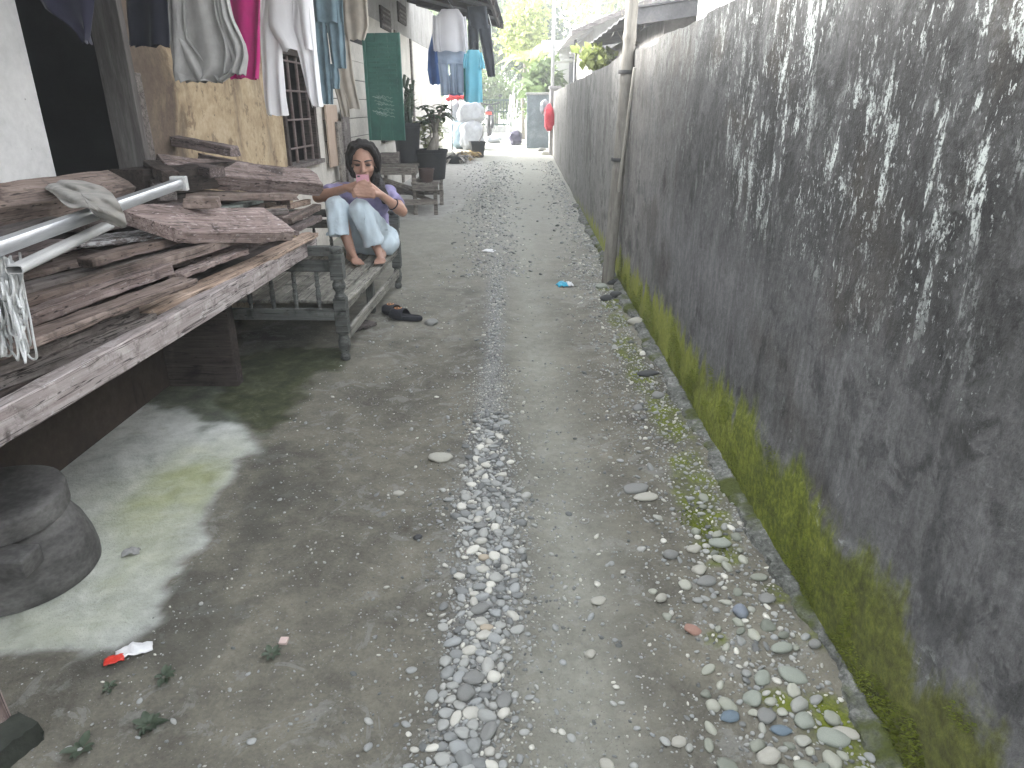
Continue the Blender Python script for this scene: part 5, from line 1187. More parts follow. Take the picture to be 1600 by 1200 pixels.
# phone
PHN = empty('phone', ph_c, 'pink cased mobile phone held up in both hands of the seated girl', 'phone')
Mp = Matrix(((px_.x, -pn.x, pz.x, ph_c.x), (px_.y, -pn.y, pz.y, ph_c.y), (px_.z, -pn.z, pz.z, ph_c.z), (0, 0, 0, 1)))
b = MB(); b.box((-PW/2, -PT/2, -PH*.62), (PW/2, PT/2, PH*.38), Mp); b.build('case', MT['pink'], PHN, bevel=.004)
b = MB(); b.box((-PW/2+.004, PT/2, -PH*.60), (PW/2-.004, PT/2+.001, PH*.36), Mp); b.build('screen', MT['glassb'], PHN)
b = MB(); b.box((-PW/2+.008, -PT/2-.0025, PH*.27), (-PW/2+.026, -PT/2, PH*.345), Mp); b.build('camera_lens', MT['glassb'], PHN, bevel=.002)
# ------------------------------------------------------------------ washing hung under the eaves, each on its own hanger across the line
def garment(name, label, cat, Y, panels, mat, depth=.05, fold=5, amp=.012, group='washing hanging along the house', seed=0, hanger=None, lean=0.0):
    rr = random.Random(seed); mb = MB(); N = 40
    for st_ in panels:
        ys_ = [s[2] for s in st_]; rows = 26; vs_ = []
        for i in range(rows+1):
            py = ys_[0]+(ys_[-1]-ys_[0])*i/rows; l = np.interp(py, ys_, [s[0] for s in st_]); r_ = np.interp(py, ys_, [s[1] for s in st_]); t_ = i/rows
            for k in range(N):
                a = 2*math.pi*k/N; u = math.cos(a); q = (l+r_)/2+(r_-l)/2*(abs(u)**.7*(1 if u > 0 else -1))
                p = AY(q, py, Y); wv = (fold*u*1.7+seed*1.3+.8*math.sin(2.2*t_+seed))
                off = depth*.5*math.sin(a)*(.35+.65*t_)+amp*(.3+t_)*math.sin(wv)+amp*.6*mnoise.noise(V((u*3+seed, t_*4, seed*.7)))*(.5+t_)
                p.y += off+lean*t_; p.z += .006*math.sin(wv*1.3+1)*(t_ > .96)+.008*mnoise.noise(V((u*2, seed, t_*2)))
                vs_.append(p)
        fs = [(i*N+k, i*N+(k+1) % N, (i+1)*N+(k+1) % N, (i+1)*N+k) for i in range(rows) for k in range(N)]
        fs.append(tuple(range(N-1, -1, -1))); mb.add(vs_, fs)
    o = mb.build(name, mat, None, smooth='all'); tag(o, label, cat, group)
    if hanger:
        hx0, hx1, hy, ty = hanger; m_ = MB(); a0, a1 = AY(hx0, hy, Y), AY(hx1, hy, Y); tp = AY((hx0+hx1)/2, ty, Y); m_.tube([a0, tp, a1], .004, 6); m_.tube([a0, a1], .004, 6); m_.tube([tp, tp+V((0, 0, .05)), tp+V((.02, 0, .07)), tp+V((.035, 0, .05))], .003, 6)
        m_.v = [p-V(o.location) for p in m_.v]; h_ = link('hanger', m_.mesh('hanger'), MT['wire'], o)
    return o
C = lambda n, c, d=.75, tl=.12: cloth(n, c, d, trl=tl)
garment('shirt', 'dark navy cloth with a pointed corner hanging in front of the black doorway', 'clothing', 2.75, [[(-10,150,-120),(20,148,-30),(62,146,0),(72,144,18),(100,142,35),(122,141,52),(134,140,66)]], C('navy', (.022,.022,.04)), .03, 3, .01, seed=1)
garment('trousers', 'black navy trousers hanging right of the doorway, left of the grey sweatshirt', 'clothing', 3.05, [[(190,262,-120),(196,262,0),(200,262,72)]], C('black_cloth', (.012,.013,.02)), .05, 4, .012, seed=2)
garment('sweatshirt', 'mid grey sweatshirt with bunched hem, leftmost of the pale washing', 'clothing', 3.35, [[(258,340,-120),(262,346,0),(264,360,60),(266,374,95),(266,376,112),(270,352,126)],[(330,350,-40),(338,366,30),(352,385,70),(356,386,88),(352,380,116)],[(262,290,-20),(264,296,60),(272,330,104),(280,350,128)]], C('grey_jersey', (.36,.355,.345)), .08, 5, .022, seed=3)
garment('tshirt', 'magenta t-shirt hanging between the grey sweatshirt and the white trousers', 'clothing', 3.75, [[(340,404,-120),(350,408,0),(355,408,90),(362,405,123)]], C('magenta', (.42,.025,.16)), .05, 4, .014, seed=4)
garment('trousers', 'white trousers, left leg longer, hanging over the barred window', 'clothing', 4.55, [[(402,492,-160),(404,488,0),(408,492,40),(438,494,78)],[(412,436,0),(406,440,40),(409,441,90),(413,446,150),(417,450,180)],[(458,484,0),(455,491,45),(468,496,90),(482,502,150),(487,504,166)]], C('white_cotton', (.84,.84,.86), .94, .3), .06, 4, .016, seed=5)
garment('jeans', 'washed light blue jeans with rolled cuffs right of the white trousers', 'clothing', 5.3, [[(484,534,-120),(486,536,0),(488,538,35)],[(490,506,0),(489,509,30),(494,516,90),(500,521,140),(502,521,162)],[(512,530,0),(510,537,35),(516,541,80),(520,542,106)],[(505,528,100),(506,532,125),(510,531,138)]], C('light_denim', (.20,.29,.34), .7), .06, 5, .014, seed=6)
garment('shirt', 'cream shirt with a wide sleeve hanging right of the jeans', 'clothing', 6.1, [[(530,566,-80),(534,574,0),(536,577,42),(540,570,62)],[(522,546,55),(524,552,110),(530,560,150),(534,565,170)],[(520,534,130),(528,546,160),(533,548,182)]], C('cream_cloth', (.50,.46,.40), .8, .25), .05, 5, .012, seed=7)
garment('cloth', 'bright blue cloth hanging close to the cream wall behind the white school shirt', 'clothing', 9.3, [[(676,682,50),(669,688,80),(668,690,110),(672,688,132)]], C('blue_cloth', (.10,.19,.44), .8, .3), .03, 3, .01, seed=8)
garment('shirt', 'white short sleeved shirt high on a hanger above the striped trousers', 'clothing', 8.9, [[(690,716,14),(682,724,26),(680,726,50),(678,727,80)],[(676,688,24),(676,688,60),(678,690,80)],[(718,728,26),(722,731,60),(724,732,78)]], C('white_shirt', (.84,.83,.85), .96, .6), .06, 4, .014, seed=9, hanger=(684, 722, 24, 12))
garment('trousers', 'pale grey blue trousers with blue side strips, below the white shirt', 'clothing', 9.0, [[(683,728,78),(685,727,100)],[(684,700,98),(688,703,130),(689,704,147)],[(702,712,98),(704,713,130),(705,714,146)],[(710,726,98),(711,727,130),(712,728,145)]], C('pale_bluegrey', (.48,.56,.68), .85, .4), .05, 4, .010, seed=10)
garment('cloth', 'mid blue cloth strips hanging behind the pale grey blue trousers', 'clothing', 9.15, [[(690,724,118),(689,724,149)]], C('mid_blue', (.22,.33,.50), .8, .3), .03, 6, .012, seed=12)
garment('dress', 'sky blue short sleeved dress hanging over the white sacks', 'clothing', 8.7, [[(731,748,78),(727,752,86),(727,753,120),(728,754,160)],[(746,753,82),(749,757,100),(748,758,107)],[(725,731,84),(723,730,98),(724,729,106)]], C('sky_blue', (.25,.62,.74), .9, .4), .06, 4, .012, seed=11, hanger=(731, 749, 82, 74))
garment('cloth', 'teal strip of cloth beside the left edge of the sky blue dress', 'clothing', 8.8, [[(724,732,100),(725,731,158)]], C('teal_cloth', (.02,.30,.26)), .03, 2, .006, seed=13)
garment('trousers', 'charcoal trousers hanging at the end of the eaves behind the sky blue dress', 'clothing', 9.6, [[(730,760,10),(732,764,45)],[(731,748,40),(732,748,82)],[(746,766,40),(756,772,90),(762,774,120)]], C('charcoal_cloth', (.05,.055,.065)), .05, 4, .012, seed=14, hanger=(734, 758, 12, 2))
for lab, Y0, Y1, px, y0 in (('clothesline of thin wire under the near eaves', 2.2, 6.6, None, 0), ('clothesline of thin wire under the far awning', 7.2, 11.5, None, 0)):
    zl = 2.25 if Y0 < 5 else 2.42; mb = MB(); x0 = -1.5 if Y0 < 5 else -.88
    mb.tube([V((x0+.02*(Y0+(Y1-Y0)*t_), Y0+(Y1-Y0)*t_, zl-.05*math.sin(math.pi*t_))) for t_ in np.linspace(0, 1, 12)], .003, 6); tag(mb.build('clothesline', MT['wire']), lab, 'clothesline')
# ------------------------------------------------------------------ stepped bench with flower pots
PB = empty('stepped_bench', tuple(G(660, 335)), 'rough wooden two level bench carrying black flower pots beside the green shutter', 'bench')
q0 = G(685, 338); zl = AY(690, 284, q0.y).z; zu = AY(640, 257, q0.y).z; gz_ = q0.z; xr = q0.x; xm = AY(648, 300, q0.y).x; xl = AY(588, 300, q0.y).x; yn, yf = q0.y, q0.y+.72
zl2, zu2 = zl, zu
def bbox(name, lo, hi, parent=PB, m_='potb', bv=.004): b = MB(); b.box(lo, hi); return b.build(name, MT[m_], parent, bevel=bv)
def leg(x, y, z1): bbox('leg', (x-.022, y-.022, gh(x, y)-.02), (x+.022, y+.022, z1))
leg(xr-.025, yn, zl-.03); leg(xr-.025, yf, zl-.03); leg(xm, yn, zu-.03); leg(xm, yf, zu-.03); leg(xl, yn, zu-.03); leg(xl, yf, zu-.03)
for k in range(5):
    y0 = yn-.05+(.82/5)*k; bbox('seat_board', (xm-.03, y0, zl-.03), (xr+.02, y0+.155, zl-.003*(k % 2))); bbox('seat_board', (xl-.04, y0, zu-.03), (xm+.04, y0+.155, zu-.003*(k % 2)))
bbox('front_board', (xm-.02, yn-.062, zl-.10), (xr+.015, yn-.04, zl-.032)); bbox('front_board', (xl-.03, yn-.062, zu-.11), (xm+.04, yn-.04, zu-.032))
bbox('low_rail', (xl, yn-.045, gz_+.14), (xr, yn-.022, gz_+.20)); bbox('low_rail', (xl, yf+.022, gz_+.16), (xr, yf+.045, gz_+.22)); bbox('riser_post', (xm-.02, yn-.066, zl-.02), (xm+.03, yn-.045, zu-.03))
bar('brace', V((xl+.05, yn+.30, zl-.05)), V((xr-.05, yn+.32, gz_+.12)), .03, .045, MT['potb'], PB); bar('brace', V((xl+.05, yn+.1, zl+.02)), V((xm, yn+.1, zl-.1)), .03, .045, MT['potb'], PB)
def pot(px, py, wtop, h_px, Y, lab, mat='plastic_black', taper=.78, square=False, soil=True, base=None):
    """px,py = bottom centre in the photo at distance Y"""
    b0 = AY(px, py, Y); 
    if base is not None: b0.z = base
    tp = AY(px, py-h_px, Y); h = tp.z-AY(px, py, Y).z; zc = Y*CT+.6*ST; r = wtop/2*zc/F
    root = empty('flower_pot', b0, lab, 'flower pot'); mb = MB(); n = 4 if square else 28; Mq = Matrix.Rotation(R(45+12), 3, 'Z') if square else None; s_ = 1.3 if square else 1
    mb.lathe([(r*taper*s_, 0), (r*(taper+.6*(1-taper))*s_, h*.6), (r*.97*s_, h*.88), (r*1.03*s_, h*.885), (r*1.05*s_, h*.93), (r*1.04*s_, h), (r*.96*s_, h), (r*.94*s_, h*.86), (r*.02, h*.85)], b0, n, Mq, cap=False); mb.build('pot', MT[mat], root, smooth=True)
    if soil: m2 = MB(); m2.lathe([(r*.955*s_, h*.87), (r*.5, h*.90), (.005, h*.905)], b0, n, Mq, cap=False); m2.build('soil', MT['wdark'], root, smooth=True)
    return root, b0+V((0, 0, h*.9)), r
def leafblade(mb, p, d, L, w_, droop, rr, n=5, fold=.15):
    d = d.normalized(); s_ = d.cross(V((0, 0, 1))); s_ = s_.normalized() if s_.length > .01 else V((1, 0, 0)); vs_ = []; c = V(p)
    for i in range(n+1):
        t_ = i/n; ww = w_*math.sin(math.pi*(.08+.92*t_**.8))*(1 if i < n else .05); c = p+d*L*t_-V((0, 0, droop*L*t_*t_)); vs_ += [c+s_*ww+V((0, 0, fold*ww)), c, c-s_*ww+V((0, 0, fold*ww))]
    fs = []
    for i in range(n): b_ = 3*i; fs += [(b_, b_+3, b_+4, b_+1), (b_+1, b_+4, b_+5, b_+2)]
    mb.add(vs_, fs)
def plant(name, base, lab, cat, n, L, w_, mat, spread, droop, seed, stem=None, hgt=0.0, group=None, stemmat='bark', stems=1, tb=.7):
    rr = random.Random(seed); root = empty(name, base, lab, cat, group); lf = MB(); sm = MB()
    for s in range(stems):
        top = base+V((rr.uniform(-.05, .05)*stems, rr.uniform(-.05, .05)*stems, hgt)); 
        if stem: sm.tube([base, base.lerp(top, .5)+V((rr.uniform(-.015, .015), 0, 0)), top], [stem, stem*.8, stem*.5], 8)
        for k in range(n):
            a = rr.uniform(0, 6.28); el = rr.uniform(.15, 1.2)*(1-spread)+rr.uniform(-.1, .7)*spread; t_ = rr.random()**tb if hgt else 0; p = base.lerp(top, t_) if hgt else base
            leafblade(lf, p, V((math.cos(a)*math.cos(el), math.sin(a)*math.cos(el), math.sin(el))), L*rr.uniform(.65, 1.15), w_*rr.uniform(.8, 1.2), droop*rr.uniform(.6, 1.3), rr)
    lf.build('leaves', MT[mat], root, smooth='all')
    if stem: sm.build('stem', MT[stemmat], root, smooth='all')
    return root
# tall black pot with dark succulent columns
r_, top, r = pot(638, 249, 42, 62, q0.y+.30, 'tall black bucket pot on the upper step of the bench, partly behind the shutter', base=zu+.002)
suc = empty('succulent', top, 'dark upright succulent with knobbly stems in the tall black pot', 'plant'); rr = random.Random(4)
for k in range(7):
    p = top+V((rr.uniform(-.6, .6)*r, rr.uniform(-.6, .6)*r, -.02)); hh = [.62, .55, .42, .38, .3, .48, .34][k]; e = p+V((rr.uniform(-.12, .12), rr.uniform(-.08, .08), hh)); pts = [p.lerp(e, t_)+V((.018*math.sin(5*t_+k), .014*math.cos(4*t_+k), 0)) for t_ in np.linspace(0, 1, 16)]
    mb = MB(); mb.tube(pts, [.026*(1-.35*i/15)*(1+.22*math.sin(i*1.9+k)) for i in range(16)], 6)
    for i in range(3, 16, 1):
        a = rr.uniform(0, 6.28); leafblade(mb, pts[i], V((math.cos(a), math.sin(a), .5)), rr.uniform(.05, .10), .016, .1, rr, 3)
    if k in (0, 1, 5):
        q = pts[10]; w2 = q+V((rr.choice((-1, 1))*.10, 0, .16)); mb.tube([q, q.lerp(w2, .5)+V((.03, 0, -.02)), w2], [.022, .024, .016], 6)
    mb.build('stem', MT['cactus'], suc, smooth='all')
# black tub, brown pot
r_, top2, r2 = pot(676, 290, 50, 46, q0.y+.34, 'wide black tub on the lower step of the bench', base=zl+.002, taper=.8)
adn = empty('desert_rose', top2, 'thick trunked plant with broad leaves growing in the wide black tub', 'plant'); mb = MB(); tk = [top2+V((0, 0, -.03)), top2+V((.03, 0, .07)), top2+V((.06, .02, .17)), top2+V((.05, .02, .26))]
mb.tube(tk, [.075, .06, .038, .024], 10); tips = []
rr = random.Random(9)
for k in range(7):
    a = k*.95; e = tk[-1]+V((math.cos(a)*.13, math.sin(a)*.11, rr.uniform(.08, .26))); mb.tube([tk[-1-(k % 2)], tk[-1].lerp(e, .6)+V((0, 0, .03)), e], [.02, .014, .008], 6); tips.append(e)
mb.build('trunk', MT['bark'], adn, smooth='all'); mb = MB()
for e in tips:
    for k in range(20):
        a = rr.uniform(0, 6.28); leafblade(mb, e+V((rr.gauss(0, .03), rr.gauss(0, .03), 0))+V((0, 0, rr.uniform(-.03, .02))), V((math.cos(a), math.sin(a), rr.uniform(-.2, .8))), rr.uniform(.08, .14), .026, .4, rr, 4)
mb.build('leaves', MT['leafd'], adn, smooth='all')
pot(667, 281, 24, 21, q0.y-.0, 'small brown pot on the front edge of the lower bench step', 'plastic_brown', base=zl+.002, taper=.75)
tw = MB(); bb = AY(660, 274, q0.y-.02); tw.tube([bb, bb+V((.07, -.02, .07))], .004, 6); tag(tw.build('twig', MT['whitep']), 'short pale stick poking out of the small brown pot', 'stick')
b = MB(); p = AY(612, 248, q0.y+.1); b.box((p.x-.14, p.y, zu+.002), (p.x+.08, p.y+.14, zu+.12)); b.box((p.x+.05, p.y-.01, zu+.002), (p.x+.085, p.y+.15, zu+.13)); tag(b.build('storage_box', MT['wgrey'], bevel=.006), 'greyish open box on the upper bench step left of the tall pot', 'box')
# plants on the ground further along the house
g = V((AY(679, 250, 9.5).x, 9.5, gz(9.5)))
plant('croton', g, 'bushy variegated shrub with bright yellow white leaves behind the bench', 'plant', 30, .27, .030, 'leafv', .4, .5, 21, .012, 1.02, stems=5, tb=.3)
r_, tp, _r = pot(712, 256, 40, 12, G(712, 256).y, 'low dark pot of the striped leaf plant at the edge of the bright paving', base=G(712, 256).z+.01); plant('spider_plant', tp, 'arching striped leaf plant in a low pot beside the variegated shrub', 'plant', 46, .48, .024, 'leafs', .35, .7, 22)
g = G(731, 252); plant('dry_bush', g, 'small yellow dry looking plant between striped plant and grey bucket', 'plant', 40, .22, .03, 'leafo', .4, .5, 23, .006, .16, stems=3)
r_, tp, _r = pot(746, 246, 25, 25, G(746, 246).y, 'square grey plastic bucket pot on the lane edge before the white sacks', 'plastic_black', .72, True, base=G(746, 246).z+.005)
st_ = MB(); st_.tube([tp-V((0, 0, .05)), tp+V((.12, 0, .16)), tp+V((.15, 0, .42))], [.012, .01, .006], 6); tag(st_.build('stick', MT['bark']), 'bare stick leaning out of the square grey bucket', 'stick')
# white sacks and the red cloth on top
def sackobj(c, sx, sy, sz, mat, lab, seed, name='sack'):
    bm = bmesh.new(); bmesh.ops.create_icosphere(bm, subdivisions=4, radius=1)
    for v in bm.verts:
        p = v.co.copy(); q = V((math.copysign(abs(p.x)**.75, p.x), math.copysign(abs(p.y)**.75, p.y), math.copysign(abs(p.z)**.8, p.z))); sx, sy, sz = (sx, sy, sz); k = 1+.26*mnoise.noise(p*1.6+V((seed*3.1, 0, 0)))+.09*mnoise.noise(p*5+V((0, seed, 0)))+.04*mnoise.noise(p*13); tuft = max(0, p.z-.85)*1.6
        v.co = V((q.x*sx*k*(1-tuft*.5), q.y*sy*k*(1-tuft*.5), (q.z*k+1+tuft)*sz))
    me = bpy.data.meshes.new(name); bm.to_mesh(me); bm.free(); o = link(name, me, MT[mat]); o.location = c; me.polygons.foreach_set('use_smooth', [True]*len(me.polygons)); return tag(o, lab, 'sack', 'white sacks by the far house wall')
Ys = 17.4; sc_ = (Ys*CT)/F
def at14(px, py): return AY(px, py, Ys)
zb = gz(Ys); p = at14(737, 225)
sackobj((p.x, Ys, zb), .30, .25, .31, 'sack', 'bulging white sack at the foot of the pile beside the grey bucket', 1); sackobj((p.x-.28, Ys+.3, zb), .25, .25, .33, 'sackb', 'pale blue tinted sack leaning behind the lowest white one', 2)
sackobj((p.x-.02, Ys+.1, zb+.57), .31, .25, .27, 'sack', 'white sack lying on top of the bulging one', 3); sackobj((p.x-.38, Ys+.35, zb+.62), .22, .22, .21, 'sack', 'small rounded white sack at the upper left of the pile', 4)
rcx = at14(714, 156); crum = []
mb = MB()
for k in range(13):
    a = math.pi*(.05+.9*k/12); crum.append(V((rcx.x-.24*math.cos(a), Ys+.1, rcx.z-.04+.105*math.sin(a))))
mb.tube(crum, [.056+.022*math.sin(k*2.3) for k in range(13)], 10); mb.v = [q+V((mnoise.noise(q*9)*.03, mnoise.noise(q*8+V((3, 0, 0)))*.03, mnoise.noise(q*9+V((0, 5, 0)))*.03)) for q in mb.v]; tag(mb.build('red_cloth', MT['redc'], smooth='all'), 'bright red rolled cloth arched over the top of the white sacks', 'cloth')
ps_ = MB(); q = at14(706, 160); ps_.tube([V((q.x, Ys-.22, zb)), V((q.x+.01, Ys-.2, q.z+.05))], .012, 8); tag(ps_.build('thin_post', MT['wdark']), 'thin dark stake standing before the white sacks', 'stake')
sackobj((G(772, 223).x, G(772, 223).y, G(772, 223).z), .20, .18, .085, 'sack', 'flat white plastic sack lying on the ground past the pile', 6)
d_ = sackobj((G(806, 226).x, G(806, 226).y, G(806, 226).z), .17, .17, .15, 'sack', 'dark purplish bag on the ground at the end of the lane', 7, 'bag'); d_.data.materials.clear(); d_.data.materials.append(mk('dark_purple_bag', [(.025,.022,.04), (.06,.055,.085)], 8, rough=.5)); d_['category'] = 'bag'; del d_['group']
# red and white bags hanging on the end of the boundary wall
o = sackobj(AY(856, 205, 15.35)+V((.02, 0, 0)), .10, .09, .25, 'redbag', 'red plastic bag hanging at the far end of the boundary wall', 8, 'bag'); o['category'] = 'bag'; o['group'] = 'bags hung on the wall end'
o = sackobj(AY(851, 180, 15.45), .09, .08, .14, 'sack', 'white plastic bag hanging above the red one on the wall end', 9, 'bag'); o['category'] = 'bag'; o['group'] = 'bags hung on the wall end'
nl = MB(); nl.tube([AY(858, 150, 15.45), AY(856, 172, 15.4), AY(853, 178, 15.45)], .006, 6); tag(nl.build('hook', MT['wire']), 'bent wire hook holding the bags at the wall end', 'hook')
stone_px(853, 243, 15, S_PALE, 'pale boulder at the far end of the boundary wall', 1.2, .2, 3, tilt=.2); stone_px(846, 236, 14, S_GREY, 'grey boulder beside the pale one at the wall end', 1.1, .8, 5, tilt=.2)
# motorbike parked at the far end, seen from behind
Yb = 21.2; g = V((AY(764, 215, Yb).x, Yb, gz(Yb))); BK = empty('motorbike', g, 'dark motorbike parked facing away at the far lane end before the gate', 'motorbike'); s_ = .95
def wheel(y): 
    mb = MB(); Mr = Matrix.Rotation(R(90), 3, 'Y'); mb.tube([g+V((0, y+.27*s_*math.cos(a), .29*s_+.27*s_*math.sin(a))) for a in [2*math.pi*i/28 for i in range(28)]], .05*s_, 10, closed=True); w_ = mb.build('wheel', MT['tyre'], BK, smooth='all')
    m2 = MB(); m2.tube([g+V((0, y+.21*s_*math.cos(a), .29*s_+.21*s_*math.sin(a))) for a in [2*math.pi*i/24 for i in range(24)]], .018, 6, closed=True)
    for k in range(6): a = k*math.pi/3; m2.tube([g+V((0, y, .29*s_)), g+V((0, y+.21*s_*math.cos(a), .29*s_+.21*s_*math.sin(a)))], .008, 5)
    m2.build('rim', MT['alu'], w_, smooth='all')
wheel(0); wheel(1.2*s_)
mb = MB(); mb.ell(g+V((0, .62*s_, .58*s_)), (.13*s_, .42*s_, .13*s_)); mb.ell(g+V((0, .55*s_, .35*s_)), (.12*s_, .2*s_, .15*s_)); mb.ell(g+V((0, 1.0*s_, .72*s_)), (.14*s_, .14*s_, .22*s_)); blob_obj(mb, 'body', MT['metal_dark'], BK, .02, 4)
mb = MB(); mb.ell(g+V((0, .28*s_, .76*s_)), (.125*s_, .42*s_, .065*s_)); mb.build('seat', MT['rubber'], BK, smooth='all')
mb = MB(); mb.tube([g+V((-.33*s_, .95*s_, 1.0*s_)), g+V((-.12*s_, 1.0*s_, .95*s_)), g+V((.12*s_, 1.0*s_, .95*s_)), g+V((.33*s_, .95*s_, 1.0*s_))], .018, 8); mb.build('handlebar', MT['metal_dark'], BK, smooth='all')
mb = MB(); mb.box(g+V((-.09, -.18*s_, .66*s_)), g+V((.09, -.12*s_, .74*s_))); mb.build('tail_light', MT['redw'], BK, bevel=.01)
mb = MB(); mb.tube([g+V((.10, -.05, .62*s_)), g+V((.11, -.30*s_, .42*s_)), g+V((.08, -.34*s_, .30*s_))], [.05, .06, .05], 8); mb.build('mudguard', MT['metal_dark'], BK, smooth='all')
for sx in (-1, 1): mb = MB(); mb.tube([g+V((sx*.25*s_, .97*s_, 1.0*s_)), g+V((sx*.33*s_, .98*s_, 1.16*s_))], .008, 6); mb.ell(g+V((sx*.34*s_, .98*s_, 1.2*s_)), (.06, .015, .04)); mb.build('mirror', MT['metal_dark'], BK, smooth='all')
mb = MB(); mb.tube([g+V((.14, .9*s_, .2)), g+V((.16, .1, .26)), g+V((.16, -.25*s_, .32))], [.02, .04, .045], 8); mb.build('exhaust', MT['alu'], BK, smooth='all')
# dark green gate with flat bars
Yg = 23.5; g0, g1 = AY(750, 196, Yg), AY(798, 196, Yg); zt = AY(775, 155, Yg).z; GT = empty('gate', (g0.x, Yg, g0.z), 'dark green barred gate closing the view at the end of the lane', 'gate')
b = MB(); b.box((g0.x, Yg-.02, g0.z), (g1.x, Yg+.02, g0.z+.05)); b.box((g0.x, Yg-.02, zt-.05), (g1.x, Yg+.02, zt)); b.box((g0.x, Yg-.02, (g0.z+zt)/2), (g1.x, Yg+.02, (g0.z+zt)/2+.04)); b.box((g0.x-.03, Yg-.03, g0.z-.2), (g0.x+.03, Yg+.03, zt+.05)); b.box((g1.x-.03, Yg-.03, g0.z-.2), (g1.x+.03, Yg+.03, zt+.05)); b.build('gate_frame', MT['gategreen'], GT)
for k in range(11): x = g0.x+(g1.x-g0.x)*(k+.5)/11; b = MB(); b.box((x-.012, Yg-.008, g0.z), (x+.012, Yg+.008, zt)); b.build('bar', MT['gategreen'], GT)
LW = empty('low_wall', (g0.x, Yg, gz(Yg)), 'low pale wall carrying the dark green gate', 'wall'); b = MB(); b.box((g0.x-1.2, Yg-.06, gz(Yg)-.1), (g1.x+.1, Yg+.1, g0.z-.02)); b.build('wall_face', MT['conc'], LW)
# stack of white poles / frames and a thin white tree trunk
Yr = 20.8
def rack(px0, px1, lab, seed):
    rr = random.Random(seed); root = empty('white_rack', (AY((px0+px1)/2, 215, Yr).x, Yr, gz(Yr)), lab, 'rack'); z0 = gz(Yr)
    for (a_, c_) in (((px0, 212), (px0+8, 148)), ((px0+10, 214), (px0+14, 146)), ((px1-4, 214), (px1+4, 142)), ((px0+4, 214), (px0+12, 142))):
        mb = MB(); q = AY(*a_, Yr); q.z = z0; mb.tube([q, AY(*c_, Yr)+V((0, rr.uniform(0, .3), 0))], .014, 8); mb.build('pole', MT['whitep'], root, smooth='all')
    mb = MB(); mb.tube([AY(px0+2, 178, Yr), AY(px0+14, 176, Yr)], .012, 8); mb.build('crossbar', MT['whitep'], root)
rack(790, 806, 'leaning bundle of white poles at the end of the lane left of the thin tree', 3)
# ------------------------------------------------------------------ trees
def tree(name, base, h, cr, cz, nleaf, lab, leafmat, trunk_r=.06, size=.10, seed=0, lean=(0, 0), clumps=12, long=1.0, bare=False, group='trees beyond the end of the lane', nl=9):
    rr = random.Random(seed); root = empty(name, base, lab, 'tree', group); top = base+V((lean[0], lean[1], h)); tm = MB()
    tk = [base+V((0, 0, -.1)), base.lerp(top, .35)+V((rr.uniform(-.05, .05), 0, 0)), base.lerp(top, .7)+V((rr.uniform(-.08, .08), 0, 0)), top]; tm.tube(tk, [trunk_r*1.15, trunk_r, trunk_r*.75, trunk_r*.35], 9)
    cs = []
    for k in range(clumps):
        a = rr.uniform(0, 6.28); e = math.asin(rr.uniform(-.8, 1)); q = rr.uniform(.45, 1)
        c = base+V((lean[0], lean[1], cz))+V((math.cos(a)*math.cos(e)*cr[0]*q, math.sin(a)*math.cos(e)*cr[1]*q, math.sin(e)*cr[2]*q)); cs.append(c)
        s0 = base.lerp(top, min(.95, max(.3, (cz-cr[2]*.5+rr.uniform(-.2, .3)*cr[2])/h))); tm.tube([s0, s0.lerp(c, .5)+V((0, 0, -.06*cr[2])), c], [trunk_r*.5, trunk_r*.3, trunk_r*.1], 6)
        for j in range(3):
            e2 = c+V((rr.gauss(0, .3), rr.gauss(0, .3), rr.gauss(.05, .25)))*cr[0]*.7; tm.tube([c, e2], [trunk_r*.13, trunk_r*.04], 4)
    tm.build('trunk', MT['bark'], root, smooth='all')
    if nleaf:
        n_ = nleaf; ci = RNG.integers(0, len(cs), n_); ca = np.array([tuple(c) for c in cs])[ci]; sd_ = np.array(cr)*.36
        P = ca+RNG.normal(0, 1, (n_, 3))*sd_; D = RNG.normal(0, 1, (n_, 3)); D[:, 2] -= .5; D /= np.linalg.norm(D, axis=1)[:, None]; S = np.cross(D, RNG.normal(0, 1, (n_, 3))); S /= np.linalg.norm(S, axis=1)[:, None]
        L = size*RNG.uniform(.6, 1.3, n_)[:, None]*long; W = size*RNG.uniform(.25, .45, n_)[:, None]; Nn = np.cross(D, S)
        v = np.stack([P, P+D*L*.45+S*W+Nn*W*.3, P+D*L, P+D*L*.45-S*W+Nn*W*.3], 1).reshape(-1, 3)-np.array(base); f = np.arange(n_*4).reshape(-1, 4)
        me = bpy.data.meshes.new('crown'); me.vertices.add(len(v)); me.vertices.foreach_set('co', v.astype(np.float32).ravel()); me.loops.add(f.size); me.loops.foreach_set('vertex_index', f.ravel().astype(np.int32)); me.polygons.add(n_); me.polygons.foreach_set('loop_start', np.arange(0, f.size, 4, dtype=np.int32)); me.polygons.foreach_set('loop_total', np.full(n_, 4, np.int32)); me.update(calc_edges=True)
        link('crown', me, MT[leafmat], root)
    return root
Bz = lambda px, Y: V((AY(px, 200, Y).x, Y, gz(Y)))
tree('tree', Bz(818, 20.6), 3.3, (.50,.50,.75), 2.75, 2400, 'slender pale tree with yellow green leaves standing at the end of the lane', 'leafy', .045, .13, 1, clumps=10, long=1.3)
tree('tree', Bz(772, 28), 4.4, (1.5,1.0,1.4), 2.9, 7000, 'dark green bushy tree behind the dark gate', 'leafm', .12, .16, 2, clumps=16)
tree('tree', Bz(842, 27), 3.9, (1.0,.9,1.2), 2.5, 5200, 'mid green tree rising behind the far cross wall', 'leafd', .1, .16, 3, clumps=14)
tree('tree', Bz(742, 32), 6.0, (2.2,1.5,2.2), 5.0, 7000, 'tall tree far behind the house end', 'leafm', .16, .24, 4, clumps=18)
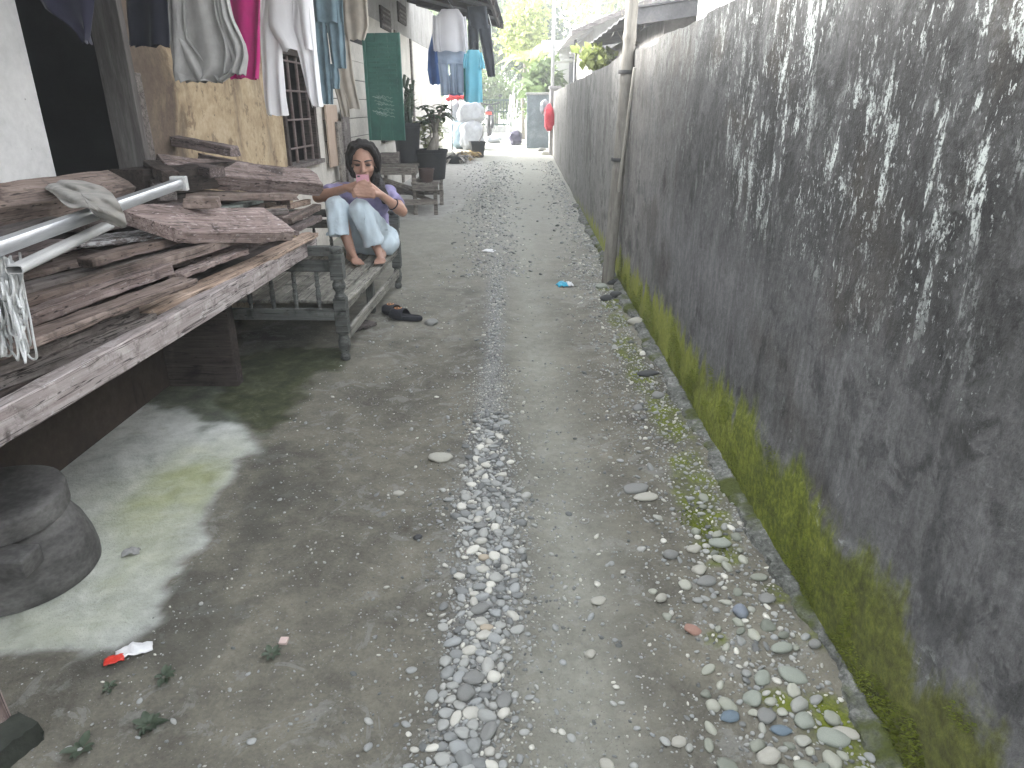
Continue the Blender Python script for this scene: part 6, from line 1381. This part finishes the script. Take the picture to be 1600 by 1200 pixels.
tree('tree', Bz(836, 29), 6.5, (1.5,1.5,1.3), 4.7, 650, 'tall airy yellow green tree against the white sky above the lane end', 'leafy', .12, .26, 5, clumps=14, long=1.4)
tree('tree', Bz(925, 26), 6.0, (1.6,1.2,1.3), 4.6, 700, 'sunlit yellow green tree above the neighbour roofs', 'leafy', .11, .24, 6, clumps=12, long=1.3)
tree('tree', Bz(985, 30), 7.5, (2.0,1.5,1.6), 4.2, 1700, 'grey green tree behind the right hand roofs', 'leafm', .15, .28, 8, clumps=16)
tree('tree', Bz(690, 38), 9.0, (3.5,2,3), 6.0, 6500, 'dark wide tree closing the view left of the gate', 'leafd', .2, .32, 9, clumps=20)
tree('shrub', Bz(775, 25), 1.5, (.9,.4,.6), 1.1, 3600, 'leafy light green hedge bush right behind the gate bars', 'leafm', .03, .12, 10, clumps=12, group=None)
tree('shrub', Bz(845, 18.6), 1.6, (.32,.3,.5), 1.2, 1500, 'broad leaved pale plant just behind the far cross wall', 'leafm', .03, .18, 11, clumps=8, long=1.8, group=None)
b0 = V((AY(932, 92, 10.2).x, 10.2, gz(10.2))); tree('shrub', b0, AY(932, 92, 10.2).z-b0.z, (.20,.3,.10), AY(932, 90, 10.2).z-b0.z, 480, 'yellow green bush showing over the top of the boundary wall', 'leafy', .03, .12, 12, clumps=9, group=None)
b0 = V((1.32, 8.4, gz(8.4))); tree('shrub', b0, 2.5, (.30,.4,.75), 2.05, 0, 'bare grey twiggy shrub above the wall left of the bamboo pole', 'leafm', .022, .1, 13, clumps=20, group=None)
b0 = V((1.52, 7.5, gz(7.5))); tree('shrub', b0, 1.9, (.12,.2,.22), 1.72, 420, 'small yellow green leaf clump between bamboo pole and neighbour shed', 'leafy', .015, .08, 14, clumps=6, group=None)
MT['leafb'] = leaf('leaf_banana', (.22,.28,.10), (.38,.43,.18), .5)
bb = Bz(826, 19.2); bb = empty('banana_plant', bb, 'banana plant with large pale drooping leaves standing above the far cross wall', 'plant'); rr = random.Random(31); b0 = V(bb.location); tp = b0+V((0, 0, 1.9)); mb = MB(); mb.tube([b0, b0.lerp(tp, .5)+V((.03, 0, 0)), tp], [.07, .06, .04], 10); mb.build('stem', MT['bark'], bb, smooth='all')
for k in range(9):
    a = k*.72+.3; mb = MB(); leafblade(mb, tp+V((0, 0, -.02*k)), V((math.cos(a)*.75, math.sin(a)*.6, rr.uniform(.5, 1.3))), rr.uniform(1.1, 1.5), rr.uniform(.13, .18), rr.uniform(.45, .8), rr, 10, .35); mb.build('leaf', MT['leafb'], bb, smooth='all')
# ------------------------------------------------------------------ neighbours behind the wall on the right
WHH = empty('white_house', (1.6, 19, gz(19)), 'small white house with a fluted gatepost, flat fascia and grey tiled roof behind the wall', 'house')
Yw = 19.0; zf0, zf1 = AY(880, 74, Yw).z, AY(880, 63, Yw).z; xa, xb = AY(848, 70, Yw).x, AY(935, 70, Yw).x
b = MB(); b.box((xa, Yw, zf0), (xb, Yw+1.2, zf1)); b.box((xa+.03, Yw+.05, zf0-.05), (xb-.03, Yw+1.1, zf0)); b.build('fascia', MT['whitep'], WHH, bevel=.01)
x0, x1 = AY(866, 100, Yw).x, AY(890, 100, Yw).x; b = MB(); b.box((x0, Yw+.1, gz(Yw)-.1), (x1, Yw+.5, zf0-.05)); b.build('pillar', MT['whitep'], WHH, bevel=.01)
for k in range(3):
    z_ = AY(870, 78+8*k, Yw).z; b = MB(); n = 7
    for i in range(n): xx = x0-.14+.05*k+(x1-x0+.22-.07*k)*i/(n-1); b.ell((xx, Yw+.08, z_), (.075, .05, .05), None, 10, 6)
    b.build('scalloped_trim', MT['whitep'], WHH, smooth='all')
b = MB(); b.box((x1+.02, Yw+.6, gz(Yw)-.1), (6.0, Yw+.75, zf0-.1)); b.build('wall', mk('grey_house_wall', [(.10,.10,.11), (.18,.18,.19)], 4), WHH)
b = MB(); b.box((x1+.12, Yw+.2, gz(Yw)), (x1+.19, Yw+.3, zf0-.05)); b.build('post', MT['metal_dark'], WHH)
RR = empty('tiled_roof_house', (3.2, 14, gz(14)), 'house with a low grey tiled roof sloping down to the left behind the boundary wall', 'house')
p = [AY(893, 52, 14.5), AY(985, 14, 14.5)]; sl_ = (p[1].z-p[0].z)/(p[1].x-p[0].x); xL, zL = p[0].x, p[0].z; xR = xL+3.0; zR = zL+3.0*sl_
b = MB()
for j in range(14):
    y0 = 14.5+.4*j
    for i in range(8):
        a0, a1 = i/8, (i+1)/8; b.box((0, -.19, -.02), ((xR-xL)/8*1.06, .19, .02), Matrix.Translation((xL+(xR-xL)*a0, y0, zL+(zR-zL)*a0+.012*(i % 2)+.006*(j % 2))) @ Matrix.Rotation(-math.atan(sl_)-.05, 4, 'Y'))
b.build('roof', MT['tile'], RR)
b = MB(); b.box((xL+.45, 14.9, gz(14)-.1), (xR, 15.05, zL+.35)); b.build('gable_wall', M_UP, RR); b = MB(); b.box((xL+.45, 15.05, gz(14)-.1), (xL+.6, 19.2, zL+.1)); b.build('side_wall', M_UP, RR)
b = MB(); b.box((-.02, -.02, -.05), ((xR-xL), .0, .03), Matrix.Translation((xL, 14.28, zL)) @ Matrix.Rotation(-math.atan(sl_), 4, 'Y')); b.build('barge_board', MT['wgrey'], RR)
# shed close behind the wall, dark eave
SHD = empty('neighbour_shed', (2.2, 8, gz(8)), 'grey shed with a dark overhanging roof directly behind the boundary wall at the right', 'shed')
e0 = AY(990, 12, 6.6); e1 = AY(1100, -8, 6.6); b = MB()
sl2 = .15; xs0 = AY(995, 8, 6.6).x; ze = AY(1000, 38, 6.6).z
n = 26; vs_ = []; fs = []
for i in range(n+1):
    y = 6.6+4.4*i/n; dz = .012*math.sin(2*math.pi*i/2.6)
    for (x, z) in ((xs0, ze+.14), (xs0+3.2, ze+.14+.42), (xs0, ze+.125), (xs0+3.2, ze+.125+.42)): vs_.append(V((x, y, z+dz)))
for i in range(n): a, c = i*4, i*4+4; fs += [(a, a+1, c+1, c), (a+2, c+2, c+3, a+3), (a, c, c+2, a+2), (a+1, a+3, c+3, c+1)]
fs += [(0, 2, 3, 1), (n*4, n*4+1, n*4+3, n*4+2)]; b.add(vs_, fs); b.build('roof', MT['roofd'], SHD)
b = MB(); b.box((-.02, 0, -.12), (3.2, .03, .0), Matrix.Translation((xs0, 6.62, ze+.12)) @ Matrix.Rotation(-math.atan(.42/3.2), 4, 'Y')); b.build('fascia', MT['roofd'], SHD)
xw = AY(1038, 40, 7.0).x; b = MB(); b.box((xw, 7.0, gz(7)-.1), (4.3, 7.12, ze+.2)); b.build('front_wall', M_UP, SHD)
b = MB(); b.box((xw, 7.12, gz(7)-.1), (xw+.12, 11, ze+.1)); b.build('side_wall', M_UP, SHD)
q = AY(1096, 10, 6.3); b = MB(); b.box((q.x, 6.3, gz(6.3)-.1), (q.x+1.6, 6.42, 2.75)); b.box((q.x, -2.5, -.1), (q.x+.12, 6.3, 2.75)); b.build('white_wall', M_WH, SHD)  # long side wall is unseen, added to block skylight from the right
for (px, Y, lab, r_) in ((863, 15.95, 'tall thin grey utility pole behind the end of the boundary wall', .035), (897, 16.6, 'slim dark post beside the white house', .03)):
    bb = V((AY(px, 150, Y).x, Y, gz(Y))); zt = AY(px, -30, Y).z if px == 863 else AY(px, 62, Y).z; mb = MB(); mb.tube([bb, V((bb.x, Y, zt))], r_, 12); tag(mb.build('pole', MT['conc'] if px == 863 else MT['metal_dark'], smooth='all'), lab, 'pole')
# overhead washing strings at the end of the awning
for k, (a_, c_) in enumerate((((750, 20), (752, 108)), ((763, 22), (768, 60)))):
    mb = MB(); p0, p1 = AY(*a_, 9.7), AY(*c_, 9.7); mb.tube([p0, p0.lerp(p1, .5)+V((.02, 0, 0)), p1], .004, 6); tag(mb.build('string', MT['whitep']), ['white string dangling in front of the charcoal trousers', 'shorter white string right of the charcoal trousers'][k], 'string')
# ------------------------------------------------------------------ haze volume, added for the washed-out glow at the far end
if HAZE > 0:
    b = MB(); b.box((-62, -32, -1.2), (62, 122, 14)); hz = b.build('haze', None); hm = bpy.data.materials.new('haze'); hm.use_nodes = True; nt = hm.node_tree; nt.nodes.remove(nt.nodes['Principled BSDF'])
    pv = nt.nodes.new('ShaderNodeVolumePrincipled'); pv.inputs['Color'].default_value = (.93, .96, .97, 1); pv.inputs['Density'].default_value = HAZE; pv.inputs['Anisotropy'].default_value = .0; nt.links.new(pv.outputs[0], nt.nodes['Material Output'].inputs['Volume'])
    hz.data.materials.append(hm); tag(hz, 'pale haze added to wash out the far end of the lane', 'haze', kind='stuff')
